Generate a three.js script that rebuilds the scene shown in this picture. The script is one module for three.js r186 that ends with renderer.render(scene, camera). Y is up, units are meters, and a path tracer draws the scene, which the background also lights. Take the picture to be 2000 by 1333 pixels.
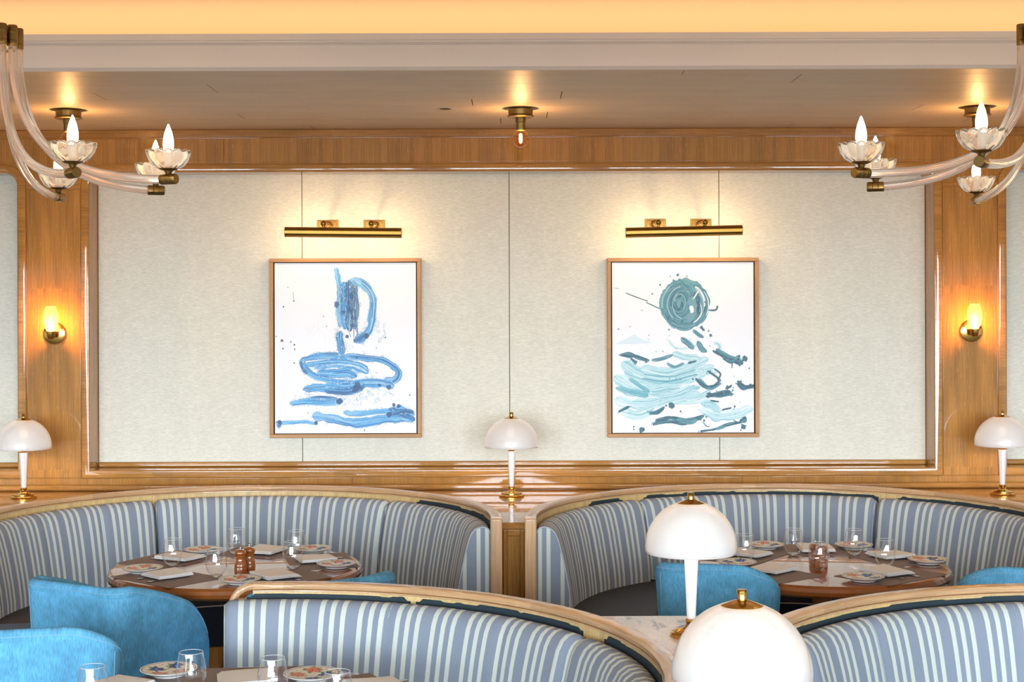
import * as THREE from 'three';
import { RoundedBoxGeometry } from 'three/addons/geometries/RoundedBoxGeometry.js';
import { mergeGeometries, mergeVertices, toCreasedNormals } from 'three/addons/utils/BufferGeometryUtils.js';
import { RectAreaLightUniformsLib } from 'three/addons/lights/RectAreaLightUniformsLib.js';

// ---------------------------------------------------------------- camera, sky, daylight, exposure
RectAreaLightUniformsLib.init();
const scene = new THREE.Scene();
const EYE = 1.89, CAMZ = 8.19;
const camera = new THREE.PerspectiveCamera(2 * Math.atan(1333 / 2 / 2900) * 180 / Math.PI, 2000 / 1333, 0.05, 100);
camera.position.set(0, EYE, CAMZ);
camera.rotation.z = -0.0033;
camera.setViewOffset(2000, 1333, -5, 66.5, 2000, 1333);
scene.add(camera);
scene.background = new THREE.Color().setRGB(1.5, 1.7, 1.95);
const renderer = new THREE.WebGLRenderer({ antialias: true });
renderer.toneMapping = THREE.LinearToneMapping;
renderer.toneMappingExposure = 1.0;
renderer.shadowMap.enabled = true;
const DAY = 26;                                            // radiance of the daylight in the windows
const WINDOWS = [-6, -3, 0, 3, 6];     // window centres in the wall behind the camera
const WZ = 20, WY0 = 0.3, WY1 = 5.0, WW = 2.4;
for (const x of WINDOWS) {
  const l = new THREE.RectAreaLight(new THREE.Color().setRGB(0.84, 0.975, 1.09), DAY, WW, WY1 - WY0);
  l.name = 'window_daylight';
  l.position.set(x, (WY0 + WY1) / 2, WZ + 0.32);
  l.lookAt(x, (WY0 + WY1) / 2, 0);
  scene.add(l);
}
const WARM = new THREE.Color().setRGB(1.0, 0.66, 0.33);

// ---------------------------------------------------------------- helpers
const rad = (d) => d * Math.PI / 180;
function rng(seed) { let s = seed >>> 0; return () => { s = (s + 0x6d2b79f5) | 0; let t = Math.imul(s ^ (s >>> 15), 1 | s); t = (t + Math.imul(t ^ (t >>> 7), 61 | t)) ^ t; return ((t ^ (t >>> 14)) >>> 0) / 4294967296; }; }
const used = new Map();
function numbered(n) { const k = used.get(n) ?? 0; used.set(n, k + 1); return k ? `${n}_${String(k).padStart(3, '0')}` : n; }
function thing(name, label, category, pos = [0, 0, 0], turn = 0, group) {
  const o = new THREE.Group(); o.name = numbered(name); o.position.set(...pos); o.rotation.y = turn;
  o.userData = { label, category }; if (group) o.userData.group = group;
  scene.add(o); return o;
}
function structure(name, label, category) { const o = new THREE.Group(); o.name = name; o.userData = { label, category, kind: 'structure' }; scene.add(o); return o; }
function part(parent, name, geo, mat, label) { const m = new THREE.Mesh(geo, mat); m.name = name; if (label) m.userData.label = label; parent.add(m); return m; }
function copyOf(src, label, pos, turn = 0, group) {
  const o = src.clone(); o.name = numbered(src.name.replace(/_\d{3}$/, '')); o.userData = { ...src.userData, label }; if (group) o.userData.group = group;
  o.position.set(...pos); o.rotation.y = turn; scene.add(o); return o;
}
// uv in metres from the face direction; grain runs along v
function planarUV(g0, grain = 'y') {
  const g = g0.index ? g0.toNonIndexed() : g0, p = g.attributes.position, uv = new Float32Array(p.count * 2), a = new THREE.Vector3(), b = new THREE.Vector3(), c = new THREE.Vector3();
  for (let i = 0; i < p.count; i += 3) {
    a.fromBufferAttribute(p, i); b.fromBufferAttribute(p, i + 1); c.fromBufferAttribute(p, i + 2);
    const n = b.clone().sub(a).cross(c.clone().sub(a)), ax = Math.abs(n.x), ay = Math.abs(n.y), az = Math.abs(n.z);
    const axes = ax >= ay && ax >= az ? ['z', 'y'] : ay >= az ? ['x', 'z'] : ['x', 'y'];
    if (axes[0] === grain) axes.reverse();
    [a, b, c].forEach((v, k) => { uv[(i + k) * 2] = v[axes[0]]; uv[(i + k) * 2 + 1] = v[axes[1]]; });
  }
  g.setAttribute('uv', new THREE.BufferAttribute(uv, 2)); return g;
}
function box(x0, x1, y0, y1, z0, z1, grain = 'y', r = 0) {
  const w = x1 - x0, h = y1 - y0, d = z1 - z0, g = r ? new RoundedBoxGeometry(w, h, d, 2, Math.min(r, w / 2.01, h / 2.01, d / 2.01)) : new THREE.BoxGeometry(w, h, d);
  g.translate((x0 + x1) / 2, (y0 + y1) / 2, (z0 + z1) / 2); return planarUV(g, grain);
}
// grid surface: fn(i, j) -> [x, y, z, u, v]
function grid(ni, nj, fn, capI = false, capUV) {
  const pos = [], uv = [], idx = [];
  for (let i = 0; i <= ni; i++) for (let j = 0; j <= nj; j++) { const q = fn(i, j); pos.push(q[0], q[1], q[2]); uv.push(q[3], q[4]); }
  const at = (i, j) => i * (nj + 1) + j;
  for (let i = 0; i < ni; i++) for (let j = 0; j < nj; j++) idx.push(at(i, j), at(i + 1, j), at(i + 1, j + 1), at(i, j), at(i + 1, j + 1), at(i, j + 1));
  if (capI) for (const i of [0, ni]) {
    const flat = [], start = pos.length / 3;
    for (let j = 0; j < nj; j++) { const q = fn(i, j), c = capUV(i, j); flat.push(new THREE.Vector2(c[0], c[1])); pos.push(q[0], q[1], q[2]); uv.push(c[0], c[1]); }
    for (const t of THREE.ShapeUtils.triangulateShape(flat, [])) idx.push(...(i ? t : [t[0], t[2], t[1]]).map((k) => k + start));
  }
  const g = new THREE.BufferGeometry();
  g.setAttribute('position', new THREE.Float32BufferAttribute(pos, 3)); g.setAttribute('uv', new THREE.Float32BufferAttribute(uv, 2)); g.setIndex(idx);
  return orient(g);
}
function orient(g) {      // outward winding by signed volume
  const p = g.attributes.position, ix = g.index.array; let v = 0;
  const a = new THREE.Vector3(), b = new THREE.Vector3(), c = new THREE.Vector3(), o = new THREE.Vector3().fromBufferAttribute(p, 0);
  for (let i = 0; i < ix.length; i += 3) { a.fromBufferAttribute(p, ix[i]).sub(o); b.fromBufferAttribute(p, ix[i + 1]).sub(o); c.fromBufferAttribute(p, ix[i + 2]).sub(o); v += a.dot(b.cross(c)); }
  if (v < 0) for (let i = 0; i < ix.length; i += 3) [ix[i + 1], ix[i + 2]] = [ix[i + 2], ix[i + 1]];
  g.computeVertexNormals(); return g;
}
const crease = (g, a = 0.6) => toCreasedNormals(g, a);
const lathe = (pts, seg = 40, angle = 0.7) => crease(orient(mergeVertices(new THREE.LatheGeometry(pts.map((p) => new THREE.Vector2(p[0], p[1])), seg).deleteAttribute('normal'))), angle);
// closed profile [[r, y]...] swept round the y axis; theta 0 looks to -z, positive to +x
function arcSweep(profile, t0, t1, n, grainAlong = false, cr = 0.6) {
  const m = profile.length, len = [0];
  for (let j = 0; j < m; j++) { const a = profile[j], b = profile[(j + 1) % m]; len.push(len[j] + Math.hypot(b[0] - a[0], b[1] - a[1])); }
  const R = Math.max(...profile.map((p) => p[0]));
  return crease(grid(n, m, (i, j) => {
    const t = t0 + (t1 - t0) * i / n, [r, y] = profile[j % m];
    return [r * Math.sin(t), y, -r * Math.cos(t), ...(grainAlong ? [len[j], t * R] : [t * R, len[j]])];
  }, true, (i, j) => profile[j % m]), cr);
}
function roundRect(w, h, r, n = 4) {   // centred, counter-clockwise
  const out = [];
  for (const [sx, sy, a] of [[1, -1, -90], [1, 1, 0], [-1, 1, 90], [-1, -1, 180]]) for (let k = 0; k <= n; k++) { const t = rad(a + 90 * k / n); out.push([sx * (w / 2 - r) + r * Math.cos(t), sy * (h / 2 - r) + r * Math.sin(t)]); }
  return out;
}
// closed profile [[a, b]...] swept along points with per-point axes A and B
function sweep(points, A, B, profile, swap = false, cr = 0.6) {
  const m = profile.length, len = [0], run = [0];
  for (let j = 0; j < m; j++) { const a = profile[j], b = profile[(j + 1) % m]; len.push(len[j] + Math.hypot(b[0] - a[0], b[1] - a[1])); }
  for (let i = 1; i < points.length; i++) run.push(run[i - 1] + points[i].distanceTo(points[i - 1]));
  return crease(grid(points.length - 1, m, (i, j) => {
    const [a, b] = profile[j % m], p = points[i].clone().addScaledVector(A[i], a).addScaledVector(B[i], b);
    return [p.x, p.y, p.z, ...(swap ? [len[j], run[i]] : [run[i], len[j]])];
  }, true, (i, j) => profile[j % m]), cr);
}
const tube = (pts, r, seg = 40, rs = 8, closed = false) => new THREE.TubeGeometry(new THREE.CatmullRomCurve3(pts, closed), seg, r, rs, closed);
const V = (x, y, z) => new THREE.Vector3(x, y, z);

// ---------------------------------------------------------------- textures
function tileNoise(seed, n) { const r = rng(seed), a = new Float32Array(n * n).map(() => r()); return (x, y) => {
  const xi = Math.floor(x), yi = Math.floor(y), fx = x - xi, fy = y - yi, s = fx * fx * (3 - 2 * fx), t = fy * fy * (3 - 2 * fy), m = (k) => ((k % n) + n) % n;
  const A = a[m(yi) * n + m(xi)], B = a[m(yi) * n + m(xi + 1)], C = a[m(yi + 1) * n + m(xi)], D = a[m(yi + 1) * n + m(xi + 1)];
  return A + (B - A) * s + (C - A) * t + (A - B - C + D) * s * t; }; }
function texture(w, h, fn, { srgb = true, repeat = [1, 1] } = {}) {
  const d = new Uint8Array(w * h * 4);
  for (let y = 0; y < h; y++) for (let x = 0; x < w; x++) { const c = fn(x / w, y / h), o = (y * w + x) * 4; for (let k = 0; k < 3; k++) d[o + k] = Math.max(0, Math.min(255, c[k] ?? c[0])); d[o + 3] = 255; }
  const t = new THREE.DataTexture(d, w, h); t.wrapS = t.wrapT = THREE.RepeatWrapping; t.magFilter = THREE.LinearFilter; t.minFilter = THREE.LinearMipmapLinearFilter; t.generateMipmaps = true;
  if (srgb) t.colorSpace = THREE.SRGBColorSpace; t.repeat.set(...repeat); t.needsUpdate = true; return t;
}
const mul = (c, k) => c.map((v) => v * k);
const mix = (a, b, t) => a.map((v, i) => v + (b[i] - v) * t);
// oak veneer: straight grain along v with pale filled pores; one tile is 0.5 m by 1 m
function oak(seed, base, pore, amount = 1) {
  const a = tileNoise(seed, 64), b = tileNoise(seed + 1, 256), c = tileNoise(seed + 2, 256), d = tileNoise(seed + 3, 64);
  return texture(512, 1024, (u, v) => {
    const warp = (d(u * 4, v * 4) - 0.5) * 0.5;
    const broad = a(u * 16 + warp, v * 4), fine = b(u * 128 + warp * 6, v * 8), por = c(u * 256, v * 32);
    let col = mul(base, 1 + amount * ((broad - 0.5) * 0.16 + (fine - 0.5) * 0.14));
    if (por > 0.7 && fine > 0.35) col = mix(col, pore, (por - 0.7) * 1.7 * amount);
    return col;
  }, { repeat: [2, 1] });
}
const oakTex = oak(11, [172, 120, 56], [214, 168, 96]);
const oakBump = (() => { const b = tileNoise(91, 256), t = texture(512, 512, (u, v) => [90 + 110 * b(u * 256, v * 16)], { srgb: false, repeat: [2, 1] }); return t; })();
const railTex = oak(21, [204, 160, 116], [230, 200, 164], 0.9);
const veneerTex = oak(31, [216, 184, 126], [196, 156, 92], 0.8);
const walnutTex = oak(41, [154, 84, 30], [190, 116, 48], 0.9);
const wallTex = (() => { const a = tileNoise(51, 256), b = tileNoise(52, 64), c = tileNoise(53, 256); return texture(512, 512, (u, v) => {
  const k = 1 + (a(u * 32, v * 256) - 0.5) * 0.09 + (b(u * 8, v * 8) - 0.5) * 0.02 + (c(u * 128, v * 256) - 0.5) * 0.05; return mul([227, 226, 212], k); }, { repeat: [2, 2] }); })();
const wallBump = (() => { const a = tileNoise(54, 256), c = tileNoise(55, 256); return texture(512, 512, (u, v) => [60 + 120 * a(u * 24, v * 256) + 50 * c(u * 160, v * 256)], { srgb: false, repeat: [2, 2] }); })();
const STRIPE = 0.142;
const stripeTex = (() => {
  const a = tileNoise(61, 128); const seq = [['c', 18], ['b', 21], ['c', 18], ['b', 21], ['c', 18], ['b', 46]], tot = 142;
  return texture(568, 568, (u, v) => {
    let x = u * tot, k = 0; while (x > seq[k][1]) { x -= seq[k][1]; k++; }
    const n = 1 + (a(u * 128, v * 128) - 0.5) * 0.06;
    if (seq[k][0] === 'c') return mul([212, 217, 208], n);
    const tw = Math.sin((u * 2.0 + v * 1.0) * 2 * Math.PI * 24 + Math.sin(v * 2 * Math.PI * 30) * 1.2);
    return mul(mix([106, 117, 136], [172, 181, 194], tw * 0.5 + 0.5), n);
  }, { repeat: [1 / STRIPE, 1 / STRIPE] });
})();
const denim = (base, seed) => { const a = tileNoise(seed, 256), b = tileNoise(seed + 1, 64); return texture(512, 512, (u, v) => mul(base, 1 + (a(u * 256, v * 32) - 0.5) * 0.22 + (b(u * 12, v * 12) - 0.5) * 0.12), { repeat: [2.5, 2.5] }); };
const blueTex = denim([100, 174, 214], 71);
const matTex = (() => { const a = tileNoise(81, 128); return texture(256, 256, (u, v) => {
  const s = Math.sin(v * 2 * Math.PI * 32), c = Math.sin(u * 2 * Math.PI * 16 + (s > 0 ? Math.PI : 0)); return mul(mix([108, 92, 90], [176, 160, 152], 0.5 + 0.28 * s + 0.22 * c), 0.95 + 0.1 * a(u * 64, v * 64)); }, { repeat: [8, 8] }); })();
const paintTex = (() => { const a = tileNoise(85, 256), b = tileNoise(86, 64); return texture(512, 512, (u, v) => mul([204, 182, 154], 1 + (a(u * 8, v * 256) - 0.5) * 0.05 + (b(u * 4, v * 8) - 0.5) * 0.04), { repeat: [1, 2] }); })();
const paintBump = (() => { const a = tileNoise(87, 256); return texture(512, 512, (u, v) => [60 + 150 * a(u * 6, v * 256)], { srgb: false, repeat: [1, 3] }); })();
// worn varnish: pale bleached wood with grey flaked patches
const wornTex = (() => { const a = tileNoise(95, 64), b = tileNoise(96, 256), c = tileNoise(97, 64); return texture(512, 512, (u, v) => {
  const g = a(u * 8, v * 24) * 0.6 + c(u * 24, v * 60 ) * 0.4, f = b(u * 40, v * 200); let col = mix([206, 190, 172], [182, 170, 156], f);
  if (g > 0.6) col = mix(col, [110, 98, 90], Math.min(1, (g - 0.6) * 6) * (f > 0.3 ? 1 : 0.2)); return col; }, { repeat: [1, 1] }); })();

// ---------------------------------------------------------------- materials
const std = (o) => new THREE.MeshStandardMaterial(o), phys = (o) => new THREE.MeshPhysicalMaterial(o);
const M = {
  oak: phys({ map: oakTex, bumpMap: oakBump, bumpScale: 0.0003, roughness: 0.5, specularIntensity: 0.25, clearcoat: 1, clearcoatRoughness: 0.05 }),
  mould: phys({ map: oakTex, roughness: 0.5, specularIntensity: 0.25, clearcoat: 1, clearcoatRoughness: 0.04 }),
  rail: phys({ map: railTex, roughness: 0.4, clearcoat: 0.8, clearcoatRoughness: 0.12 }),
  veneer: phys({ map: veneerTex, roughness: 0.5, clearcoat: 0.25, clearcoatRoughness: 0.3 }),
  walnut: phys({ map: walnutTex, roughness: 0.35, clearcoat: 1, clearcoatRoughness: 0.02 }),
  worn: phys({ map: wornTex, roughness: 0.35, clearcoat: 0.7, clearcoatRoughness: 0.1 }),
  wallcloth: std({ map: wallTex, bumpMap: wallBump, bumpScale: 0.0006, roughness: 0.95 }),
  darkGap: std({ color: 0x2c241c, roughness: 0.9 }),
  stripe: std({ map: stripeTex, roughness: 0.92 }),
  piping: std({ color: 0xb9c2cc, roughness: 0.9 }),
  seat: std({ color: 0x2b282c, roughness: 0.55 }),
  seatPiping: std({ color: 0x9a9590, roughness: 0.8 }),
  navy: std({ color: 0x141c2a, roughness: 0.85 }),
  teal: std({ color: 0x25343c, roughness: 0.8 }),
  blue: std({ map: blueTex, roughness: 0.9 }),
  blueSeam: std({ color: 0x8fc0dc, roughness: 0.9 }),
  brass: std({ color: 0xa27c3c, metalness: 1, roughness: 0.36 }),
  agedBrass: std({ color: 0x8a6f40, metalness: 1, roughness: 0.38 }),
  brightBrass: std({ color: 0xd0a458, metalness: 1, roughness: 0.14 }),
  steel: std({ color: 0xb9b9bb, metalness: 1, roughness: 0.18 }),
  opal: phys({ color: 0xf2f0ee, roughness: 0.3, transmission: 0.3, thickness: 0, clearcoat: 1, clearcoatRoughness: 0.03 }),
  whiteLacquer: phys({ color: 0xf0eeec, roughness: 0.3, clearcoat: 1, clearcoatRoughness: 0.03 }),
  ceramic: phys({ color: 0xf0efeb, roughness: 0.25, clearcoat: 1, clearcoatRoughness: 0.03 }),
  linen: std({ color: 0xfaf8f6, roughness: 0.9 }),
  mat: std({ map: matTex, roughness: 0.8 }),
  globe: phys({ color: 0xffe4c4, transmission: 1, roughness: 0, thickness: 0, ior: 1.5 }),
  rimGlass: phys({ color: 0xffffff, transmission: 0.55, roughness: 0.08, thickness: 0, ior: 1.5 }),
  shadeGlass: phys({ color: 0xfff2dc, transmission: 0.9, roughness: 0.05, thickness: 0, ior: 1.5 }),
  seamBack: std({ color: 0x6f6352, roughness: 0.95 }),
  tumbler: phys({ color: 0xffffff, transmission: 1, roughness: 0, thickness: 0.01, ior: 1.5 }),
  glass: phys({ color: 0xffffff, transmission: 1, roughness: 0, thickness: 0, ior: 1.5 }),
  crystal: phys({ color: 0xfffaf4, transmission: 0.93, roughness: 0.03, thickness: 0.01, ior: 1.42 }),
  rod: phys({ color: 0xfaeee8, transmission: 0.86, roughness: 0.1, thickness: 0.02, ior: 1.46 }),
  soffit: phys({ map: paintTex, bumpMap: paintBump, bumpScale: 0.0004, roughness: 0.44, specularIntensity: 0.7 }),
  fascia: std({ color: 0xfaf0ec, roughness: 0.6 }),
  tray: std({ color: 0xe8dccb, roughness: 0.85 }),
  plaster: std({ color: 0xd8d6d2, roughness: 0.9 }),
  floor: std({ color: 0x8f8d8a, roughness: 0.9 }),
  frameWood: phys({ map: oak(101, [182, 136, 84], [204, 160, 108], 0.6), roughness: 0.5, clearcoat: 0.2 }),
  frost: std({ color: 0xfff2e0, emissive: new THREE.Color().setRGB(1.0, 0.74, 0.42), emissiveIntensity: 7, roughness: 0.5 }),
  filament: std({ color: 0xfff2e0, emissive: new THREE.Color().setRGB(1.0, 0.68, 0.34), emissiveIntensity: 20, roughness: 0.5 }),
  softBulb: std({ color: 0xfff2e0, emissive: new THREE.Color().setRGB(1.0, 0.72, 0.5), emissiveIntensity: 3, roughness: 0.5 }),
  candleTube: std({ color: 0xf3ece2, roughness: 0.4 }),
  windowFrame: std({ color: 0x6b6058, roughness: 0.5 }),
  canvasEdge: std({ color: 0xeeeeec, roughness: 0.8 }),
};
function lamp(parent, x, y, z, intensity, color = WARM, size = 1) {
  const l = new THREE.PointLight(color, intensity); l.name = 'bulb_glow'; l.position.set(x, y, z); l.shadow.radius = size; l.castShadow = true; parent.add(l); return l;
}

// ================================================================ THE ROOM
const XW = 9;
const floor = structure('floor', 'grey carpeted floor under the booths and tables', 'floor');
part(floor, 'floor_slab', box(-XW, XW, -0.1, 0, -0.4, WZ, 'x'), M.floor);
for (const [side, x0, x1] of [['left', -XW - 0.2, -XW], ['right', XW, XW + 0.2]]) {
  const w = structure('wall_' + side, `plain cream wall at the ${side} end of the dining room`, 'wall');
  part(w, 'wall_slab', box(x0, x1, -0.1, 8.2, -0.4, WZ + 0.2), M.plaster);
}
// wall behind the camera, with the windows
{
  const w = structure('wall_front', 'window wall of the dining room facing the panelled wall', 'wall');
  part(w, 'sill_wall', box(-XW, XW, -0.1, WY0, WZ, WZ + 0.2), M.plaster);
  part(w, 'window_header', box(-XW, XW, WY1, 8.2, WZ, WZ + 0.2), M.plaster);
  const edges = [-XW, ...WINDOWS.flatMap((x) => [x - WW / 2, x + WW / 2]), XW];
  for (let i = 0; i < edges.length; i += 2) part(w, 'window_pier', box(edges[i], edges[i + 1], WY0, WY1, WZ, WZ + 0.2), M.plaster);
  WINDOWS.forEach((x, n) => {
    const o = structure(`window_${n + 1}`, `tall window number ${n + 1} from the left end of the window wall`, 'window');
    const a = x - WW / 2, b = x + WW / 2, t = 0.05;
    part(o, 'window_frame', mergeGeometries([box(a, a + t, WY0, WY1, WZ + 0.06, WZ + 0.12), box(b - t, b, WY0, WY1, WZ + 0.06, WZ + 0.12), box(a + t, b - t, WY0, WY0 + t, WZ + 0.06, WZ + 0.12), box(a + t, b - t, WY1 - t, WY1, WZ + 0.06, WZ + 0.12)]), M.windowFrame);
    part(o, 'mullion', box(x - 0.02, x + 0.02, WY0 + t, WY1 - t, WZ + 0.07, WZ + 0.11), M.windowFrame);
    for (const y of [1.3, 2.6, 3.9]) part(o, 'transom', box(a + t, b - t, y, y + 0.05, WZ + 0.065, WZ + 0.115), M.windowFrame);
    part(o, 'pane', box(a + t, b - t, WY0 + t, WY1 - t, WZ + 0.088, WZ + 0.092), M.glass);
  });
}
// ---- ceiling: lower soffit of painted planks, curved fascia, lit cove and upper ceiling
const SOF = 2.873, SEDGE = 2.03, TRAY = 3.175, HALL = 8.0;
{
  const c = structure('ceiling', 'cream plank soffit with a curved white edge below a lit upper ceiling', 'ceiling');
  part(c, 'upper_ceiling', box(-XW, XW, TRAY, TRAY + 0.1, -0.4, 6.4, 'x'), M.tray);
  part(c, 'bulkhead', box(-XW, XW, 2.32, HALL, 6.4, 6.7, 'x'), M.plaster);
  part(c, 'hall_ceiling', box(-XW, XW, HALL, HALL + 0.1, 6.4, WZ + 0.2, 'x'), M.plaster);
  part(c, 'soffit_core', box(-XW, XW, SOF + 0.02, SOF + 0.05, -0.17, SEDGE - 0.005, 'x'), M.darkGap);
  part(c, 'cove_back', box(-XW, XW, SOF + 0.05, TRAY, 0.84, 0.88, 'x'), M.tray);
  const zs = [2.028, 1.9, 1.66, 1.42, 1.18, 0.94, 0.7, 0.46, 0.22, -0.16];
  const joints = [[-2.6, 0.71], [-3.4, 1.22], [-1.35, 2.9], [-1.92, 0.22], [-2.9, -0.2], [2.0, -2.2], [-1.4, 0.17], [-2.7, -0.07, 2.4], [-1.1, 1.5]];
  const r = rng(5);
  for (let k = 0; k < zs.length - 1; k++) {
    const xs = [-XW, ...[-5.6 + r() * 0.6, ...joints[k], 5 + r() * 0.8].sort((a, b) => a - b), XW];
    for (let i = 0; i < xs.length - 1; i++) part(c, 'plank', box(xs[i] + 0.002, xs[i + 1] - 0.002, SOF, SOF + 0.02, zs[k + 1] + 0.002, zs[k] - 0.002, 'z'), M.soffit);
  }
  // fascia profile in (z, y), swept along x
  const prof = [[SEDGE - 0.03, SOF + 0.002], [SEDGE + 0.012, SOF], [SEDGE + 0.028, SOF + 0.012], [SEDGE + 0.03, SOF + 0.04], [SEDGE + 0.034, SOF + 0.07], [SEDGE + 0.044, SOF + 0.098], [SEDGE + 0.062, SOF + 0.108], [SEDGE + 0.064, SOF + 0.114], [SEDGE + 0.072, SOF + 0.116], [SEDGE + 0.072, SOF + 0.142], [SEDGE + 0.05, SOF + 0.144], [SEDGE + 0.02, SOF + 0.12], [SEDGE - 0.03, SOF + 0.05]];
  const pts = [], A = [], B = []; for (let i = 0; i <= 8; i++) { pts.push(V(-XW + 2 * XW * i / 8, 0, 0)); A.push(V(0, 0, 1)); B.push(V(0, 1, 0)); }
  part(c, 'cove_fascia', sweep(pts, A, B, prof, false, 0.5), M.fascia);
  const strip = thing('cove_light_strip', 'warm light panel hidden in the ceiling cove behind the white edge', 'light strip', [0, 0, 0]);
  part(strip, 'light_strip', box(-XW + 0.05, XW - 0.05, SOF + 0.05, SOF + 0.06, 0.95, 2.02, 'x'), std({ color: 0xfff0dd, emissive: WARM, emissiveIntensity: 0.4 }));
  const l = new THREE.RectAreaLight(new THREE.Color().setRGB(1.0, 0.58, 0.34), 0.46, 2 * XW - 0.2, 1.05);
  l.name = 'cove_light'; l.position.set(0, SOF + 0.066, 1.485); l.lookAt(0, 5, 1.486); strip.add(l);
}
{ // small round speaker grille cut into the soffit
  const o = thing('ceiling_vent', 'small round recessed vent in the plank soffit left of the middle bulb', 'vent', [-0.34, SOF, 0.84]);
  part(o, 'vent_ring', lathe([[0.03, -0.001], [0.046, -0.003], [0.05, -0.001], [0.05, 0.002], [0.03, 0.002]], 32), M.soffit);
  part(o, 'vent_disc', lathe([[0, -0.0005], [0.031, -0.0005], [0.031, 0.003], [0, 0.003]], 32), M.darkGap);
}
// ---- panelled wall: oak face with openings for stretched cloth
const OY0 = 0.9976, OY1 = 2.638, REC = 0.155;
const OPEN = [[-8.8, -2.739], [-2.341, 2.310], [2.711, 8.8]];
function openingPath(p, x0, x1, y0, y1, r) {
  p.moveTo(x0, y0); p.lineTo(x1, y0); p.lineTo(x1, y1 - r); p.absarc(x1 - r, y1 - r, r, 0, Math.PI / 2, false); p.lineTo(x0 + r, y1); p.absarc(x0 + r, y1 - r, r, Math.PI / 2, Math.PI, false); p.closePath(); return p;
}
{
  const w = structure('wall_back', 'honey oak panelled wall with recessed panels of pale woven wallcloth', 'wall');
  part(w, 'wall_core', box(-XW, XW, -0.1, 3.3, -0.4, -REC - 0.02), M.plaster);
  const face = new THREE.Shape([new THREE.Vector2(-XW, 0), new THREE.Vector2(XW, 0), new THREE.Vector2(XW, SOF), new THREE.Vector2(-XW, SOF)]);
  for (const [a, b] of OPEN) face.holes.push(openingPath(new THREE.Path(), a, b, OY0, OY1, 0.072));
  part(w, 'oak_facing', planarUV(new THREE.ExtrudeGeometry(face, { depth: REC + 0.02, bevelEnabled: false, curveSegments: 10 }).translate(0, 0, -REC - 0.02), 'y'), M.oak);
  for (const [a, b] of OPEN) {
    const s = openingPath(new THREE.Shape(), a - 0.047, b + 0.047, OY0 - 0.045, OY1 + 0.047, 0.119);
    s.holes.push(openingPath(new THREE.Path(), a - 0.0, b + 0.0, OY0, OY1, 0.072));
    part(w, 'panel_moulding', crease(planarUV(new THREE.ExtrudeGeometry(s, { depth: 0.008, bevelEnabled: true, bevelThickness: 0.008, bevelSize: 0.008, bevelOffset: -0.008, bevelSegments: 4, curveSegments: 12 }), 'x'), 0.5), M.mould);
    part(w, 'sill_bead', box(a + 0.004, b - 0.004, OY0, OY0 + 0.029, -REC, -REC + 0.022, 'x', 0.009), M.mould);
  }
  // upper bands
  part(w, 'crown_moulding', box(-XW, XW, 2.828, SOF, 0, 0.02, 'x', 0.006), M.mould);
  const fj = [-XW, -4.9, -2.45, -1.6, 0.02, 1.9, 2.55, 4.9, XW];
  for (let i = 0; i < fj.length - 1; i++) part(w, 'frieze_panel', box(fj[i] + 0.0008, fj[i + 1] - 0.0008, 2.694, 2.826, 0, 0.006, 'y', 0.002), M.oak);
  // pillars: raised field between the mouldings
  for (const [a, b] of [[-2.692, -2.388], [2.357, 2.664]]) {
    part(w, 'pillar_panel', box(a + 0.004, b - 0.004, 0.955, 2.545, 0, 0.005, 'y', 0.002), M.oak);
    part(w, 'pillar_bead', box(a, b, 2.548, 2.57, 0, 0.012, 'x', 0.004), M.mould);
  }
  // low plinth strips and base bead above the ledge
  const pj = [-XW, -5, -2.36, -0.9, 0.1, 1.25, 2.33, 5, XW];
  for (let i = 0; i < pj.length - 1; i++) part(w, 'plinth_strip', box(pj[i] + 0.0008, pj[i + 1] - 0.0008, 0.917, 0.95, 0, 0.004, 'y', 0.001), M.oak);
  part(w, 'base_bead', box(-XW, XW, 0.884, 0.916, 0, 0.022, 'x', 0.012), M.mould);
  // cloth panels with open seams
  const seams = [[-8.8, -5.1], [-5.1, -2.739], [-2.341, -1.194], [-1.194, -0.029], [-0.029, 1.151], [1.151, 2.31], [2.711, 5.0], [5.0, 8.8]];
  part(w, 'seam_backing', box(-8.85, 8.85, 0.95, 2.7, -REC - 0.02, -REC - 0.012), M.seamBack);
  for (const [a, b] of seams) part(w, 'cloth_panel', box(a + 0.0015, b - 0.0015, OY0 + 0.002, OY1 + 0.01, -REC - 0.012, -REC, 'y', 0.005), M.wallcloth);
}
// ---- booth circles
const BR = 1.255, RAILW = 0.055, LEDGE = 0.882;
const B1 = [-1.3137, 1.39], B2 = [1.297, 1.39];
// ---- oak ledge behind the booths, running along the wall
{
  const o = structure('trim_1', 'glossy oak ledge along the wall behind the curved booths', 'ledge');
  const s = new THREE.Shape(), zf = 1.25, R = BR - 0.012;
  s.moveTo(-4.1, 0); s.lineTo(4.1, 0); s.lineTo(4.1, -zf);
  // drawn in (x, -z)
  const arcTo = (c) => { const a = Math.asin((c[1] - zf) / R); const e = Math.acos((c[1] - zf) / R); for (let k = 0; k <= 48; k++) { const t = e - 2 * e * k / 48; s.lineTo(c[0] + R * Math.sin(t), -(c[1] - R * Math.cos(t))); } };
  s.lineTo(2.6, -zf); arcTo(B2); arcTo(B1); s.lineTo(-4.1, -zf); s.closePath();
  const g = new THREE.ExtrudeGeometry(s, { depth: 0.03, bevelEnabled: false }); g.rotateX(-Math.PI / 2); g.translate(0, LEDGE - 0.03, 0);
  part(o, 'ledge_top', planarUV(g, 'x'), M.mould);
}
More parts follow.
